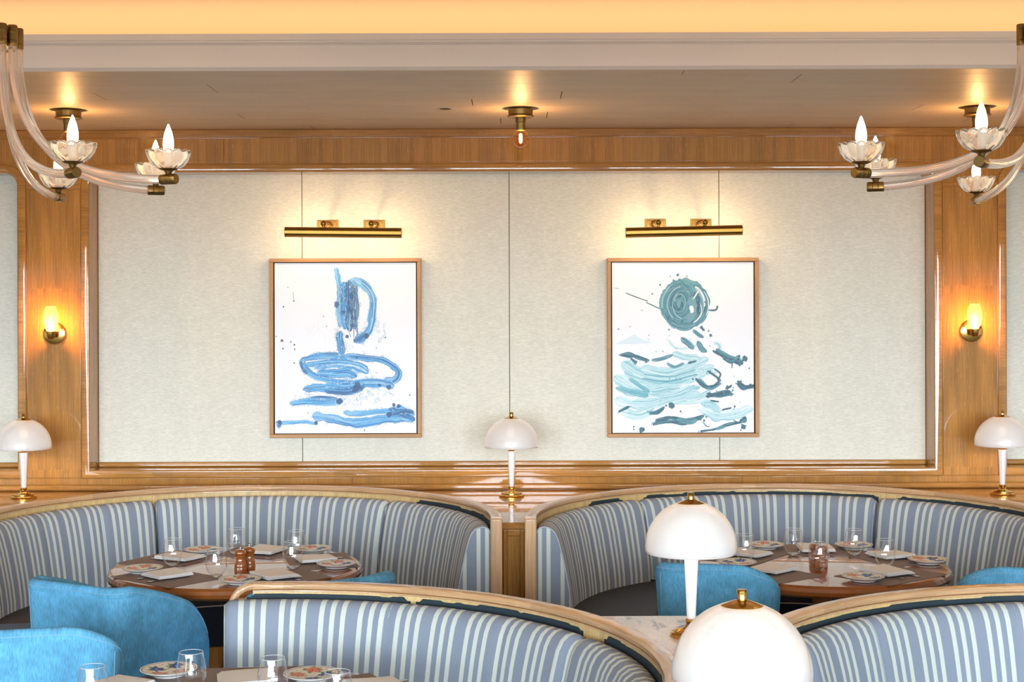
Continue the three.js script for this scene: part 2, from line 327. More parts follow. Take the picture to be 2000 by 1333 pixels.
// middle pier between the two wall booths
{
  const o = thing('divider_pier', 'narrow framed oak pier between the two wall booths below the middle lamp', 'pier', [-0.008, 0, 1.25]);
  part(o, 'pier_body', box(-0.05, 0.05, 0, LEDGE - 0.032, -0.2, -0.012, 'y'), M.oak);
  part(o, 'stile', box(-0.0495, -0.03, 0, LEDGE - 0.032, -0.012, 0.006, 'y', 0.003), M.mould);
  part(o, 'stile', box(0.03, 0.0495, 0, LEDGE - 0.032, -0.012, 0.006, 'y', 0.003), M.mould);
  part(o, 'top_rail', box(-0.03, 0.03, LEDGE - 0.062, LEDGE - 0.032, -0.012, 0.006, 'x', 0.003), M.mould);
  part(o, 'pier_panel', box(-0.0285, 0.0285, 0, LEDGE - 0.064, -0.012, -0.004, 'y'), M.oak);
}

// ================================================================ BOOTHS
// cushion cross-section: [distance in front of the back, height]
const CUSH = [[0.16, 0.474], [0.158, 0.52], [0.148, 0.6], [0.134, 0.68], [0.118, 0.76], [0.105, 0.81], [0.094, 0.846], [0.078, 0.874], [0.056, 0.89], [0.03, 0.894], [0.01, 0.886], [0.002, 0.868], [0.001, 0.75], [0.001, 0.474]].map(([q, y]) => [q, 0.474 + (y - 0.474) * 0.968]);
function cushionGeo(Rb, a, b, seams, soft = [true, true]) {
  const n = Math.max(24, Math.round(Math.abs(b - a) * 60)), m = CUSH.length, len = [0];
  for (let j = 0; j < m; j++) { const p = CUSH[j], q = CUSH[(j + 1) % m]; len.push(len[j] + Math.hypot(q[0] - p[0], q[1] - p[1])); }
  const at = (i, j) => {
    const t = a + (b - a) * i / n, s = (t - a) * 1.12, e = (b - t) * 1.12, [d, y] = CUSH[j % m];
    let k = 0;                                                   // 0 in the middle, 1 at a soft end
    if (soft[0]) k = Math.max(k, 1 - s / 0.035); if (soft[1]) k = Math.max(k, 1 - e / 0.035);
    k = 1 - Math.sqrt(Math.max(0, 1 - Math.max(0, k) ** 2));
    let dd = d * (1 - 0.22 * k), yy = 0.474 + (y - 0.474) * (1 - 0.045 * k);
    if (d > 0.02) { for (const q of seams) dd -= 0.008 * Math.exp(-(((t - q) * 1.12 / 0.012) ** 2)); dd += 0.006 * Math.sin(Math.PI * (t - a) / (b - a)); }
    return [Rb - dd, yy, t];
  };
  return crease(grid(n, m, (i, j) => { const [r, y, t] = at(i, j); return [r * Math.sin(t), y, -r * Math.cos(t), t * 1.13, len[j]]; }, true, (i, j) => { const [r, y] = at(i, j); return [r, y]; }), 1.0);
}
function booth({ c, t0, t1, cushions, rails, label, group, railW = RAILW, softEnds = [false, false], posts = [false, false], bend = 0, strips = [] }) {
  const o = thing('curved_booth', label, 'booth', [c[0], 0, c[1]], 0, group), Ri = BR - railW;
  // shell in veneer panels
  for (const [a, b] of rails) part(o, 'back_panel', arcSweep([[Ri + 0.004, 0], [Ri + 0.004, 0.905], [BR - 0.008, 0.905], [BR - 0.008, 0]], a + 0.0005, b - 0.0005, Math.ceil((b - a) * 32)), M.veneer);
  const rp = roundRect(railW, 0.024, 0.0095).map(([x, y]) => [BR - railW / 2 + x, 0.917 + y]);
  for (const [a, b] of rails) part(o, 'top_rail', arcSweep(rp, a + 0.0004, b - 0.0004, Math.ceil((b - a) * 36), true, 0.9), M.rail);
  const bp = roundRect(0.005, 0.006, 0.0015, 2).map(([x, y]) => [Ri + 0.0025 + x, 0.902 + y]);
  part(o, 'rail_bead', arcSweep(bp, t0, t1, 72, true), M.rail);
  for (const [a, b] of strips) {   // dark backing showing above the cushions, ragged top edge
    const n = Math.ceil((b - a) * 90), r = rng(Math.round(a * 1000 + 7000)), hs = []; let h = 0.893; for (let i = 0; i <= n; i++) { if (r() > 0.86) h = 0.888 + r() * 0.008; hs.push(i < 2 || i > n - 2 ? 0.882 : h); }
    part(o, 'backing_strip', crease(grid(n, 4, (i, j) => { const t = a + (b - a) * i / n, [R, y] = [[Ri + 0.003, 0.7], [Ri + 0.003, hs[i]], [Ri, hs[i]], [Ri, 0.7], [Ri + 0.003, 0.7]][j]; return [R * Math.sin(t), y, -R * Math.cos(t), t, y]; }), 0.5), M.teal);
  }
  // posts at the ends
  [t0, t1].forEach((t, k) => {
    if (!posts[k]) return;
    const s = k ? 1 : -1, x = s * (BR - railW / 2), z0 = -BR * Math.cos(t) - 0.001;
    const g = box(x - railW / 2, x + railW / 2, 0, 0.925, z0, z0 + 0.045, 'y', 0.008);
    part(o, 'end_post', g, M.rail);
  });
  if (bend) {   // rail turns down at its free end
    const s = Math.sign(bend), t = s < 0 ? t0 : t1, rm = BR - railW / 2, r = 0.075, q = V(rm * Math.sin(t), 0.917 - r, -rm * Math.cos(t)), out = V(Math.sin(t), 0, -Math.cos(t)), along = V(Math.cos(t) * s, 0, Math.sin(t) * s);
    const pts = [], A = [], B = [];
    for (let k = 0; k <= 12; k++) { const a = Math.PI / 2 * k / 12; pts.push(q.clone().addScaledVector(along, r * Math.sin(a)).addScaledVector(V(0, 1, 0), r * Math.cos(a))); A.push(out); B.push(along.clone().multiplyScalar(Math.sin(a)).addScaledVector(V(0, 1, 0), Math.cos(a))); }
    for (const y of [0.6, 0.3, 0.001]) { pts.push(q.clone().addScaledVector(along, r).setY(y)); A.push(out); B.push(along); }
    part(o, 'rail_bend', sweep(pts, A, B, roundRect(railW, 0.024, 0.0095), true, 0.9), M.rail);
    const tE = t + s * (r - 0.017) / rm;
    part(o, 'back_panel', arcSweep([[Ri + 0.004, 0], [Ri + 0.004, 0.87], [BR - 0.008, 0.87], [BR - 0.008, 0]], Math.min(t, tE), Math.max(t, tE), 4), M.veneer);
  }
  // back cushions
  const Rb = Ri + 0.0;
  cushions.forEach(([a, b, ...seams], k) => {
    const soft = [k > 0 || softEnds[0], k < cushions.length - 1 || softEnds[1]];
    const q = part(o, 'back_cushion', cushionGeo(Rb, a + 0.002, b - 0.002, seams, soft), M.stripe);
    [[a + 0.002, 0], [b - 0.002, 1]].forEach(([t, e]) => {
      if (soft[e]) return;
      const pts = CUSH.slice(0, 12).map(([d, y]) => V((Rb - d) * Math.sin(t), y, -(Rb - d) * Math.cos(t)));
      part(q, 'piping', tube(pts, 0.0035, 60, 6), M.piping);
    });
    for (const s of seams) {
      const pts = CUSH.slice(0, 9).map(([d, y]) => V((Rb - d + 0.003) * Math.sin(s), y, -(Rb - d + 0.003) * Math.cos(s)));
      part(q, 'stitched_seam', tube(pts, 0.0016, 40, 5), M.piping);
    }
  });
  // seats, upholstered base and oak plinth
  cushions.forEach(([a, b]) => {
    const sp = roundRect(0.55, 0.08, 0.026).map(([x, y]) => [0.917 + x, 0.434 + y]);
    const q = part(o, 'seat_cushion', arcSweep(sp, a + 0.003, b - 0.003, Math.ceil((b - a) * 24), false, 0.9), M.seat);
    const pts = []; for (let k = 0; k <= 14; k++) { const t = a + 0.003 + (b - a - 0.006) * k / 14; pts.push(V(0.644 * Math.sin(t), 0.4, -0.644 * Math.cos(t))); }
    part(q, 'piping', tube(pts, 0.004, 40, 6), M.seatPiping);
  });
  part(o, 'seat_base', arcSweep([[0.68, 0.19], [0.68, 0.394], [Ri, 0.394], [Ri, 0.19]], t0, t1, 48), M.navy);
  part(o, 'plinth', arcSweep([[0.66, 0], [0.66, 0.19], [Ri, 0.19], [Ri, 0]], t0, t1, 48), M.oak);
  return o;
}
const d = (...a) => a.map(rad);
booth({ c: B1, t0: rad(-98), t1: rad(90), cushions: [d(-98, -30.5, -64, -46), d(-30, 34, -9.5, 15), d(34.5, 90, 62)], rails: [d(-98, -30), d(-30, 34), d(34, 90)], posts: [true, true], strips: [d(42, 88)],
  label: 'curved booth with striped cushions against the wall under the blue painting', group: 'wall booths' });
booth({ c: B2, t0: rad(-90), t1: rad(98), cushions: [d(-90, -34, -58), d(-33.5, 31, -1), d(31.5, 98, 50, 68)], rails: [d(-90, -30), d(-30, 33), d(33, 98)], posts: [true, true], strips: [d(-50, -38), d(-31, 31), d(36, 84)],
  label: 'curved booth with striped cushions against the wall under the green painting', group: 'wall booths' });
const F1 = [-0.81, 4.215], F2 = [1.84, 4.30];
booth({ c: F1, t0: rad(-5), t1: rad(122), cushions: [d(-9.8, 60, 20, 44), d(60.5, 122, 84)], rails: [d(-5, 58), d(58, 122)], softEnds: [true, false], bend: -1, strips: [d(-6, 22), d(23, 58), d(64, 90)],
  label: 'curved booth in the foreground with pale striped cushions and rounded rail end', group: 'foreground booths' });
booth({ c: F2, t0: rad(-122), t1: rad(5), cushions: [d(-122, -60.5, -84), d(-60, 9.8, -38, -8)], rails: [d(-122, -40), d(-40, 5)], softEnds: [false, true], bend: 1, strips: [d(-58, 5)],
  label: 'curved booth at the right edge behind the nearest white lamp', group: 'foreground booths' });
// ---- low divider between the foreground booths, with a worn top
{
  const o = thing('booth_divider', 'worn varnished divider top between the foreground booths carrying two lamps', 'divider', [0, 0, 0]);
  const zb = 3.25, zf = 5.35, s = new THREE.Shape(), n = 30, R = BR + 0.002;
  const xl = (z) => F1[0] + Math.sqrt(Math.max(0, R * R - (z - F1[1]) ** 2)), xr = (z) => F2[0] - Math.sqrt(Math.max(0, R * R - (z - F2[1]) ** 2));
  for (let i = 0; i <= n; i++) { const z = zb + (4.9 - zb) * i / n; s[i ? 'lineTo' : 'moveTo'](xl(z), -z); }
  s.lineTo(xl(4.9), -zf); s.lineTo(xr(4.9), -zf);
  for (let i = n; i >= 0; i--) { const z = zb + (4.9 - zb) * i / n; s.lineTo(xr(z), -z); }
  s.closePath();
  const top = new THREE.ExtrudeGeometry(s, { depth: 0.028, bevelEnabled: false }); top.rotateX(-Math.PI / 2); top.translate(0, 0.832, 0);
  part(o, 'divider_top', planarUV(top, 'x'), M.worn);
  const body = new THREE.ExtrudeGeometry(s, { depth: 0.83, bevelEnabled: false }); body.rotateX(-Math.PI / 2);
  part(o, 'divider_body', planarUV(body, 'y'), M.oak);
}

// ================================================================ PAINTINGS
function smooth1(r, n) { const a = Array.from({ length: n + 2 }, () => r()); return (t) => { const x = t * n, k = Math.min(n, Math.floor(x)), f = x - k, q = f * f * (3 - 2 * f); return a[k] * (1 - q) + a[k + 1] * q; }; }
function brush(ctx, r, pts, w, cols, { edge, alpha = 0.95, lace = 0, body = 0.6 } = {}) {
  const c = new THREE.CatmullRomCurve3(pts.map((p) => V(p[0], p[1], 0))), L = c.getLength(), N = Math.max(14, Math.round(L / 5)), P = c.getPoints(N), T = []; for (let i = 0; i <= N; i++) T.push(c.getTangent(i / N));
  const k = Math.max(3, Math.round(L / 34)), wl = smooth1(r, k), wr = smooth1(r, k), tone = smooth1(r, 7);
  const end = (i) => Math.min(1, Math.sqrt((i + 0.4) / (w * 0.09 + 1)), Math.sqrt((N - i + 0.4) / (w * 0.09 + 1)));
  const half = (i, s) => w / 2 * (0.66 + 0.5 * (s < 0 ? wl : wr)(i / N)) * end(i);
  const at = (i, q, j = 0) => { const h = half(i, q) * q + (r() - 0.5) * j; return [P[i].x - T[i].y * h, P[i].y + T[i].x * h]; };
  ctx.lineCap = 'round'; ctx.lineJoin = 'round';
  const rim = []; for (let i = 0; i <= N; i++) rim.push(at(i, 1, w * 0.1)); for (let i = N; i >= 0; i--) rim.push(at(i, -1, w * 0.1));
  const trace = () => { ctx.beginPath(); rim.forEach((p, i) => (i ? ctx.lineTo(...p) : ctx.moveTo(...p))); ctx.closePath(); };
  ctx.globalAlpha = body; ctx.fillStyle = cols[Math.floor(cols.length / 2)]; trace(); ctx.fill(); ctx.globalAlpha = 0.5; ctx.strokeStyle = cols[Math.floor(r() * cols.length)];
  const K = Math.round(10 + w * 1.7);
  for (let b = 0; b < K; b++) {
    const q = r() * 1.9 - 0.95, a = Math.floor(r() * N * 0.5), z = Math.min(N, a + 4 + Math.floor(r() * N * 0.8)), drift = (r() - 0.5) * 0.25;
    ctx.globalAlpha = alpha * (0.35 + 0.65 * r()); ctx.strokeStyle = cols[Math.min(cols.length - 1, Math.floor((0.75 * tone((q + 1) / 2) + 0.25 * r()) * cols.length))]; ctx.lineWidth = 0.7 + r() * (1 + w * 0.06);
    ctx.beginPath(); for (let i = a; i <= z; i++) { const p = at(i, Math.max(-0.97, Math.min(0.97, q + drift * (i - a) / N))); i === a ? ctx.moveTo(...p) : ctx.lineTo(...p); } ctx.stroke();
  }
  if (edge) { ctx.globalAlpha = 0.42; ctx.strokeStyle = edge; ctx.lineWidth = 0.9; trace(); ctx.stroke(); }
  for (let b = 0; b < lace; b++) { const i = Math.floor(r() * N), s = r() > 0.5 ? 1 : -1, p = at(i, s * (1 + r() * 0.35)); ctx.globalAlpha = 0.55; ctx.strokeStyle = r() > 0.5 ? edge : cols[0]; ctx.fillStyle = '#e9f3fa'; ctx.lineWidth = 0.9; ctx.beginPath(); ctx.ellipse(p[0], p[1], 1.5 + r() * 5, 1.2 + r() * 3.5, r() * 3, 0, 6.3); ctx.fill(); ctx.stroke(); }
  ctx.globalAlpha = 1;
}
function blob(ctx, r, x, y, rad_, col, a = 0.9) { ctx.globalAlpha = a; ctx.fillStyle = col; ctx.beginPath(); for (let k = 0; k <= 14; k++) { const t = k / 14 * Math.PI * 2, q = rad_ * (0.7 + 0.5 * r()); k ? ctx.lineTo(x + q * Math.cos(t), y + q * Math.sin(t)) : ctx.moveTo(x + q, y); } ctx.fill(); ctx.globalAlpha = 1; }
function canvasOf(x0, y0) { const c = document.createElement('canvas'); c.width = 748; c.height = 896; const ctx = c.getContext('2d'); ctx.fillStyle = '#f4f6fa'; ctx.fillRect(0, 0, 748, 896); ctx.translate(-x0, -y0); return [c, ctx]; }
function bluePainting() {
  const [c, ctx] = canvasOf(87, 352), r = rng(7), L = ['#2a86cf', '#58b2ea', '#1f66ad', '#84caf2', '#46a2e0', '#c9e6f7', '#3392d8', '#174d8c'], D = ['#2a6fae', '#1d568f', '#4c9ad2', '#16406f'], G = ['#5d86ad', '#41698f', '#7fa3c2', '#2d5277'], E = '#1d4c80';
  for (let k = 0; k < 9; k++) brush(ctx, r, [[150 + r() * 500, 480 + r() * 400], [250 + r() * 400, 450 + r() * 400], [300 + r() * 400, 600 + r() * 300]], 60, ['#eef1f6', '#f2f5f8', '#f7f9fc'], { alpha: 0.25 });
  const s = (p, w, cols = L, o = {}) => brush(ctx, r, p, w * 1.18, cols, { edge: E, lace: Math.round(w * 0.9), ...o });
  s([[412, 378], [420, 420], [430, 470], [427, 560], [425, 620], [434, 690]], 26);
  s([[458, 452], [452, 560], [458, 700]], 34); s([[482, 442], [480, 560], [484, 712]], 34, D); s([[508, 446], [512, 560], [508, 700]], 40, G);
  for (const [x, y, q] of [[498, 520, 19], [486, 600, 17], [478, 560, 12], [505, 640, 15], [450, 610, 10], [415, 572, 16], [500, 680, 12]]) blob(ctx, r, x, y, q, '#1b4a7e', 0.75);
  for (let k = 0; k < 26; k++) { const x = 440 + r() * 85, y = 445 + r() * 260; brush(ctx, r, [[x, y], [x + r() * 20 - 10, y + 20], [x + r() * 14 - 7, y + 45]], 3, ['#163e6c', '#cfe6f4']); }
  s([[486, 440], [540, 458], [588, 500], [608, 560], [604, 630], [594, 690], [566, 735], [506, 765]], 38);
  s([[580, 722], [545, 745], [506, 766]], 20, D);
  s([[434, 712], [430, 770], [446, 846]], 34, D); s([[432, 712], [428, 770], [440, 842]], 16, L);
  s([[288, 838], [350, 832], [424, 832]], 18, D);
  s([[440, 848], [540, 850], [640, 862], [706, 892], [740, 928], [722, 968], [660, 978]], 32);
  s([[660, 976], [560, 992], [440, 980], [330, 958], [256, 918], [226, 868]], 28); s([[224, 862], [234, 905], [262, 932]], 18, D);
  s([[226, 862], [300, 846], [380, 846], [470, 864]], 26);
  s([[296, 905], [370, 884], [450, 884], [530, 902], [580, 930]], 42); s([[310, 930], [400, 932], [470, 930], [520, 950]], 40); s([[250, 890], [330, 875], [420, 872]], 22);
  s([[236, 1016], [330, 1008], [430, 1006], [540, 986], [640, 984], [716, 1004]], 40); s([[350, 1024], [470, 1030], [560, 1002]], 34, D); s([[360, 990], [450, 1000], [560, 986]], 24);
  s([[166, 1090], [250, 1080], [340, 1086], [446, 1078]], 28); s([[270, 1062], [350, 1058], [420, 1068]], 14, D);
  s([[284, 1156], [380, 1170], [500, 1196], [620, 1182], [720, 1172], [826, 1176]], 40); s([[450, 1140], [560, 1142], [680, 1130], [760, 1122], [824, 1152]], 26); s([[690, 1120], [760, 1150], [826, 1180]], 30, D); s([[700, 1150], [770, 1130], [820, 1140]], 20, D);
  s([[96, 1196], [180, 1190], [250, 1188], [312, 1200]], 18); s([[96, 1184], [110, 1205], [100, 1212]], 20, D);
  for (const [x, y, q] of [[430, 1080, 17], [742, 1106, 12], [716, 1100, 10], [525, 1000, 22], [690, 1006, 13], [510, 1020, 14], [640, 996, 8], [572, 740, 14], [470, 740, 10], [304, 1192, 10], [112, 1190, 12], [690, 1150, 16], [520, 850, 6]]) blob(ctx, r, x, y, q, '#153e70', 0.8);
  for (let k = 0; k < 170; k++) { const p = [[600, 720, 70, 60], [560, 930, 90, 50], [640, 1010, 70, 40], [500, 780, 60, 60], [320, 1050, 130, 40], [560, 1070, 120, 30], [720, 1150, 90, 40], [470, 580, 60, 130]][Math.floor(r() * 8)]; ctx.globalAlpha = 0.5; ctx.strokeStyle = r() > 0.4 ? '#5b93bf' : '#2a5f94'; ctx.lineWidth = 1.2; ctx.beginPath(); const x = p[0] + (r() - 0.5) * 2 * p[2], y = p[1] + (r() - 0.5) * 2 * p[3]; ctx.ellipse(x, y, 3 + r() * 12, 2 + r() * 8, r() * 3, 0, 6.28); ctx.stroke(); }
  for (const [x, y, q] of [[125, 760, 7], [189, 552, 4], [134, 582, 4], [158, 480, 2.5], [172, 766, 4], [190, 782, 5], [192, 805, 4], [130, 802, 4], [95, 738, 3], [189, 877, 4], [345, 633, 3], [362, 686, 3], [560, 1232, 4], [262, 1142, 3], [800, 1048, 4], [625, 800, 3], [672, 745, 5]]) blob(ctx, r, x, y, q, x < 200 ? '#4b3a3c' : '#4d7196', 0.85);
  ctx.strokeStyle = '#5a4c50'; ctx.lineWidth = 1.2; ctx.beginPath(); ctx.moveTo(185, 505); ctx.lineTo(189, 550); ctx.stroke();
  return c;
}
function greenPainting() {
  const [c, ctx] = canvasOf(92, 350), r = rng(17), T = ['#4d8c9c', '#3f7d8f', '#62a0ab', '#2d6678', '#79b4ba'], D = ['#1f5a6c', '#2d7182', '#174657', '#3f8795'], P = ['#c3e4ea', '#a9d8df', '#d9eff2', '#8cc7d2', '#e8f5f7'], E = '#1d5363', W = ['#f3f6f9', '#e8f1f4'];
  ctx.fillStyle = '#f6f6f9'; ctx.fillRect(92, 350, 748, 896);
  const s = (p, w, cols = T, o = {}) => {
    if (cols !== D || w < 9) return brush(ctx, r, p, w, cols, { edge: cols === P ? '#9ecfd8' : E, ...o });
    for (let k = 0; k < 5; k++) brush(ctx, r, p.map(([x, y]) => [x + (r() - 0.5) * w * 0.9, y + (r() - 0.5) * w * 0.9]), w * (0.25 + 0.5 * r()), k === 3 ? T : D, { edge: E });
    for (let k = 0; k < 7; k++) { const q = p[Math.floor(r() * p.length)]; blob(ctx, r, q[0] + (r() - 0.5) * w * 1.8, q[1] + (r() - 0.5) * w * 1.6, 1.5 + r() * w * 0.16, D[Math.floor(r() * 4)]); }
  };
  ctx.globalAlpha = 0.8; ctx.fillStyle = '#d5e8ef'; ctx.beginPath(); ctx.moveTo(108, 778); ctx.lineTo(160, 752); ctx.lineTo(210, 728); ctx.lineTo(250, 755); ctx.lineTo(308, 772); ctx.lineTo(200, 780); ctx.fill(); ctx.globalAlpha = 1;
  // scribbled disc
  const arc = (cx, cy, rx, ry, a0, a1, w, cols = T) => { const p = []; for (let k = 0; k <= 9; k++) { const t = rad(a0 + (a1 - a0) * k / 9); p.push([cx + rx * Math.cos(t), cy + ry * Math.sin(t)]); } s(p, w, cols); };
  ctx.globalAlpha = 0.9; ctx.fillStyle = '#5a929f'; ctx.beginPath(); for (let k = 0; k <= 60; k++) { const t = k / 60 * 6.283, q = 1 + (r() - 0.5) * 0.09, x = 474 + 130 * q * Math.cos(t), y = 568 + 134 * q * Math.sin(t); k ? ctx.lineTo(x, y) : ctx.moveTo(x, y); } ctx.fill(); ctx.globalAlpha = 1;
  arc(450, 575, 72, 92, 60, 330, 74); arc(445, 565, 40, 55, 0, 350, 60); arc(470, 575, 100, 118, 20, 200, 30, T); arc(474, 570, 116, 112, -75, 60, 40); arc(455, 570, 95, 100, 150, 290, 36); arc(500, 590, 55, 90, -60, 80, 26, D); arc(440, 560, 26, 36, 0, 300, 18, D); arc(480, 580, 104, 106, 20, 110, 34);
  s([[415, 440], [432, 470], [440, 500]], 24); s([[445, 438], [470, 470], [500, 490]], 22);
  for (const [a, b, e, f, g, h] of [[470, 572, 60, 75, 100, 300], [468, 570, 84, 96, 130, 260], [486, 576, 92, 98, -60, 60], [478, 572, 112, 118, 60, 130], [450, 560, 30, 44, 180, 420], [476, 572, 120, 124, 170, 230]]) arc(a, b, e, f, g, h, 5 + r() * 6, ['#8cc0c8', '#b7dbe0', '#2d6678']);
  arc(486, 570, 96, 104, -62, 8, 13, W); arc(490, 574, 112, 112, -40, 30, 7, W); arc(486, 580, 84, 96, 22, 66, 9, W);
  ctx.fillStyle = '#f3f6f9'; blob(ctx, r, 510, 590, 13, '#f3f6f9', 1); blob(ctx, r, 514, 606, 12, '#f3f6f9', 1); s([[520, 545], [536, 520], [550, 500]], 9, W); s([[556, 560], [566, 600], [558, 640]], 6, W);
  s([[164, 510], [220, 532], [282, 555]], 4, D); s([[270, 560], [305, 575], [342, 594]], 5); s([[98, 482], [130, 488]], 5, P); s([[600, 602], [640, 600], [650, 584]], 8, D); s([[520, 706], [548, 730], [574, 745]], 18, T); s([[560, 690], [575, 705]], 10, D);
  for (const [x, y, q] of [[612, 735, 9], [602, 712, 5], [440, 416, 8], [346, 468, 6], [304, 515, 5], [388, 642, 8], [416, 660, 6], [585, 560, 6], [460, 660, 7], [400, 424, 4], [488, 424, 4], [124, 700, 4], [186, 688, 3], [250, 602, 3], [392, 704, 5], [648, 584, 6]]) blob(ctx, r, x, y, q, '#2d6475', 0.85);
  // water
  for (let k = 0; k < 26; k++) { const x = 110 + r() * 330, y = 890 + r() * 230, q = r() * 30; s([[x, y + q * 0.4], [x + 70 + r() * 60, y + 14 + q * 0.3], [x + 150 + r() * 120, y - q]], 12 + r() * 26, k % 4 ? P : ['#8cc7d2', '#6fb6c5', '#a9d8df', '#e8f5f7'], { body: 0.35 }); }
  s([[140, 876], [250, 940], [400, 962], [570, 918]], 80, P); s([[240, 905], [380, 930], [520, 890], [600, 860]], 50, P); s([[100, 950], [180, 1000], [300, 1046]], 70, P); s([[110, 1010], [200, 1030], [280, 1050]], 34, ['#7fc0cd', '#5ba9ba', '#a9d8df']); s([[98, 1070], [250, 1100], [420, 1060], [560, 1046]], 60, P); s([[130, 1130], [230, 1152], [310, 1120]], 50, P); s([[330, 1060], [440, 1040], [520, 1000]], 40, P);
  s([[180, 960], [240, 1000], [290, 1030]], 20, ['#4f9fb2', '#77bccb']); s([[560, 1120], [640, 1160], [740, 1150], [834, 1120]], 56, P); s([[560, 1090], [620, 1100], [660, 1140]], 46, P); s([[380, 750], [420, 796], [470, 806], [560, 780]], 12, P); s([[410, 830], [480, 850], [560, 860]], 40, P); s([[630, 770], [660, 790], [650, 840]], 20, P);
  s([[250, 960], [380, 976], [540, 940]], 8, ['#5aa9ba']); s([[260, 940], [400, 950], [530, 915]], 5, ['#6fb6c5']);
  s([[455, 748], [484, 768], [522, 806]], 30); s([[545, 765], [560, 800], [590, 822]], 28); s([[634, 815], [690, 846], [776, 884]], 26, D); s([[680, 850], [720, 870], [760, 850]], 22, D); s([[726, 880], [724, 906]], 5, D);
  s([[132, 845], [180, 836], [228, 850], [280, 868]], 20, D); s([[190, 858], [220, 880]], 14, D); s([[300, 866], [350, 858], [412, 836]], 18, T); s([[380, 880], [420, 900], [470, 880]], 16, T); s([[500, 880], [530, 870]], 12, D);
  s([[540, 960], [580, 1000], [610, 1010], [660, 985]], 26, D); s([[600, 925], [640, 950], [660, 970]], 14, D); s([[630, 910], [664, 940], [650, 968]], 8, D); s([[596, 1048], [660, 1046], [722, 1034]], 26, D); s([[700, 1010], [720, 1000]], 14, D); s([[610, 1078], [655, 1084]], 8, D); s([[756, 982], [790, 1006], [838, 1006]], 24, D); s([[670, 1128], [720, 1116]], 8, D);
  s([[126, 1134], [176, 1106]], 12, D); s([[290, 1146], [330, 1136], [362, 1112]], 18, D); s([[308, 1190], [400, 1180], [480, 1186], [566, 1162]], 28, D); s([[430, 1176], [500, 1190], [540, 1176]], 24, T); s([[556, 1240], [640, 1222], [700, 1204], [796, 1190]], 12, D); s([[640, 1228], [690, 1212]], 16, T); s([[770, 1190], [796, 1170]], 18, D); s([[570, 1190], [590, 1212], [606, 1214]], 3, D); s([[730, 1180], [760, 1196]], 4, D);
  for (const [x, y, q] of [[795, 858, 16], [404, 1103, 16], [246, 1231, 15], [784, 1216, 15], [204, 1214, 4], [204, 1228, 4], [452, 1134, 5], [588, 1164, 5], [376, 1104, 5], [700, 1006, 8], [776, 884, 7], [816, 908, 4], [394, 962, 3], [738, 1108, 5], [770, 1234, 4]]) blob(ctx, r, x, y, q, '#1f5767', 0.9);
  for (let k = 0; k < 70; k++) blob(ctx, r, 520 + (r() - 0.5) * 520, 930 + (r() - 0.5) * 460, 1 + r() * 3, r() > 0.5 ? '#2d6f80' : '#8cc7d2', 0.6);
  return c;
}
function painting(name, label, cx, cy, canvas) {
  const o = thing(name, label, 'painting', [cx, cy, -REC]), W = 0.847, H = 1.004, t = 0.021;
  for (const [a, b, e, f, g] of [[-W / 2, W / 2, H / 2 - t, H / 2, 'x'], [-W / 2, W / 2, -H / 2, -H / 2 + t, 'x'], [-W / 2, -W / 2 + t, -H / 2 + t, H / 2 - t, 'y'], [W / 2 - t, W / 2, -H / 2 + t, H / 2 - t, 'y']])
    part(o, 'frame_bar', box(a, b, e, f, 0.001, 0.05, g, 0.003), M.frameWood);
  part(o, 'frame_back', box(-W / 2 + t, W / 2 - t, -H / 2 + t, H / 2 - t, 0.001, 0.01), M.darkGap);
  const tex = new THREE.CanvasTexture(canvas); tex.colorSpace = THREE.SRGBColorSpace; tex.anisotropy = 8;
  const bump = new THREE.CanvasTexture(canvas);
  const cw = 0.803 / 2 - 0.006, ch = 0.966 / 2 - 0.006;
  part(o, 'canvas_stretcher', box(-cw, cw, -ch, ch, 0.01, 0.0345), M.canvasEdge);
  const p = new THREE.PlaneGeometry(2 * cw, 2 * ch); p.translate(0, 0, 0.0352);
  part(o, 'painted_canvas', p, phys({ map: tex, bumpMap: bump, bumpScale: -0.002, roughness: 0.5, clearcoat: 0.15, clearcoatRoughness: 0.3 }));
  return o;
}
painting('abstract_painting', 'abstract painting of blue looping strokes on white in a thin oak frame', -0.947, 1.663, bluePainting());
painting('abstract_painting', 'abstract painting with a teal disc above pale green waves in an oak frame', 0.942, 1.660, greenPainting());

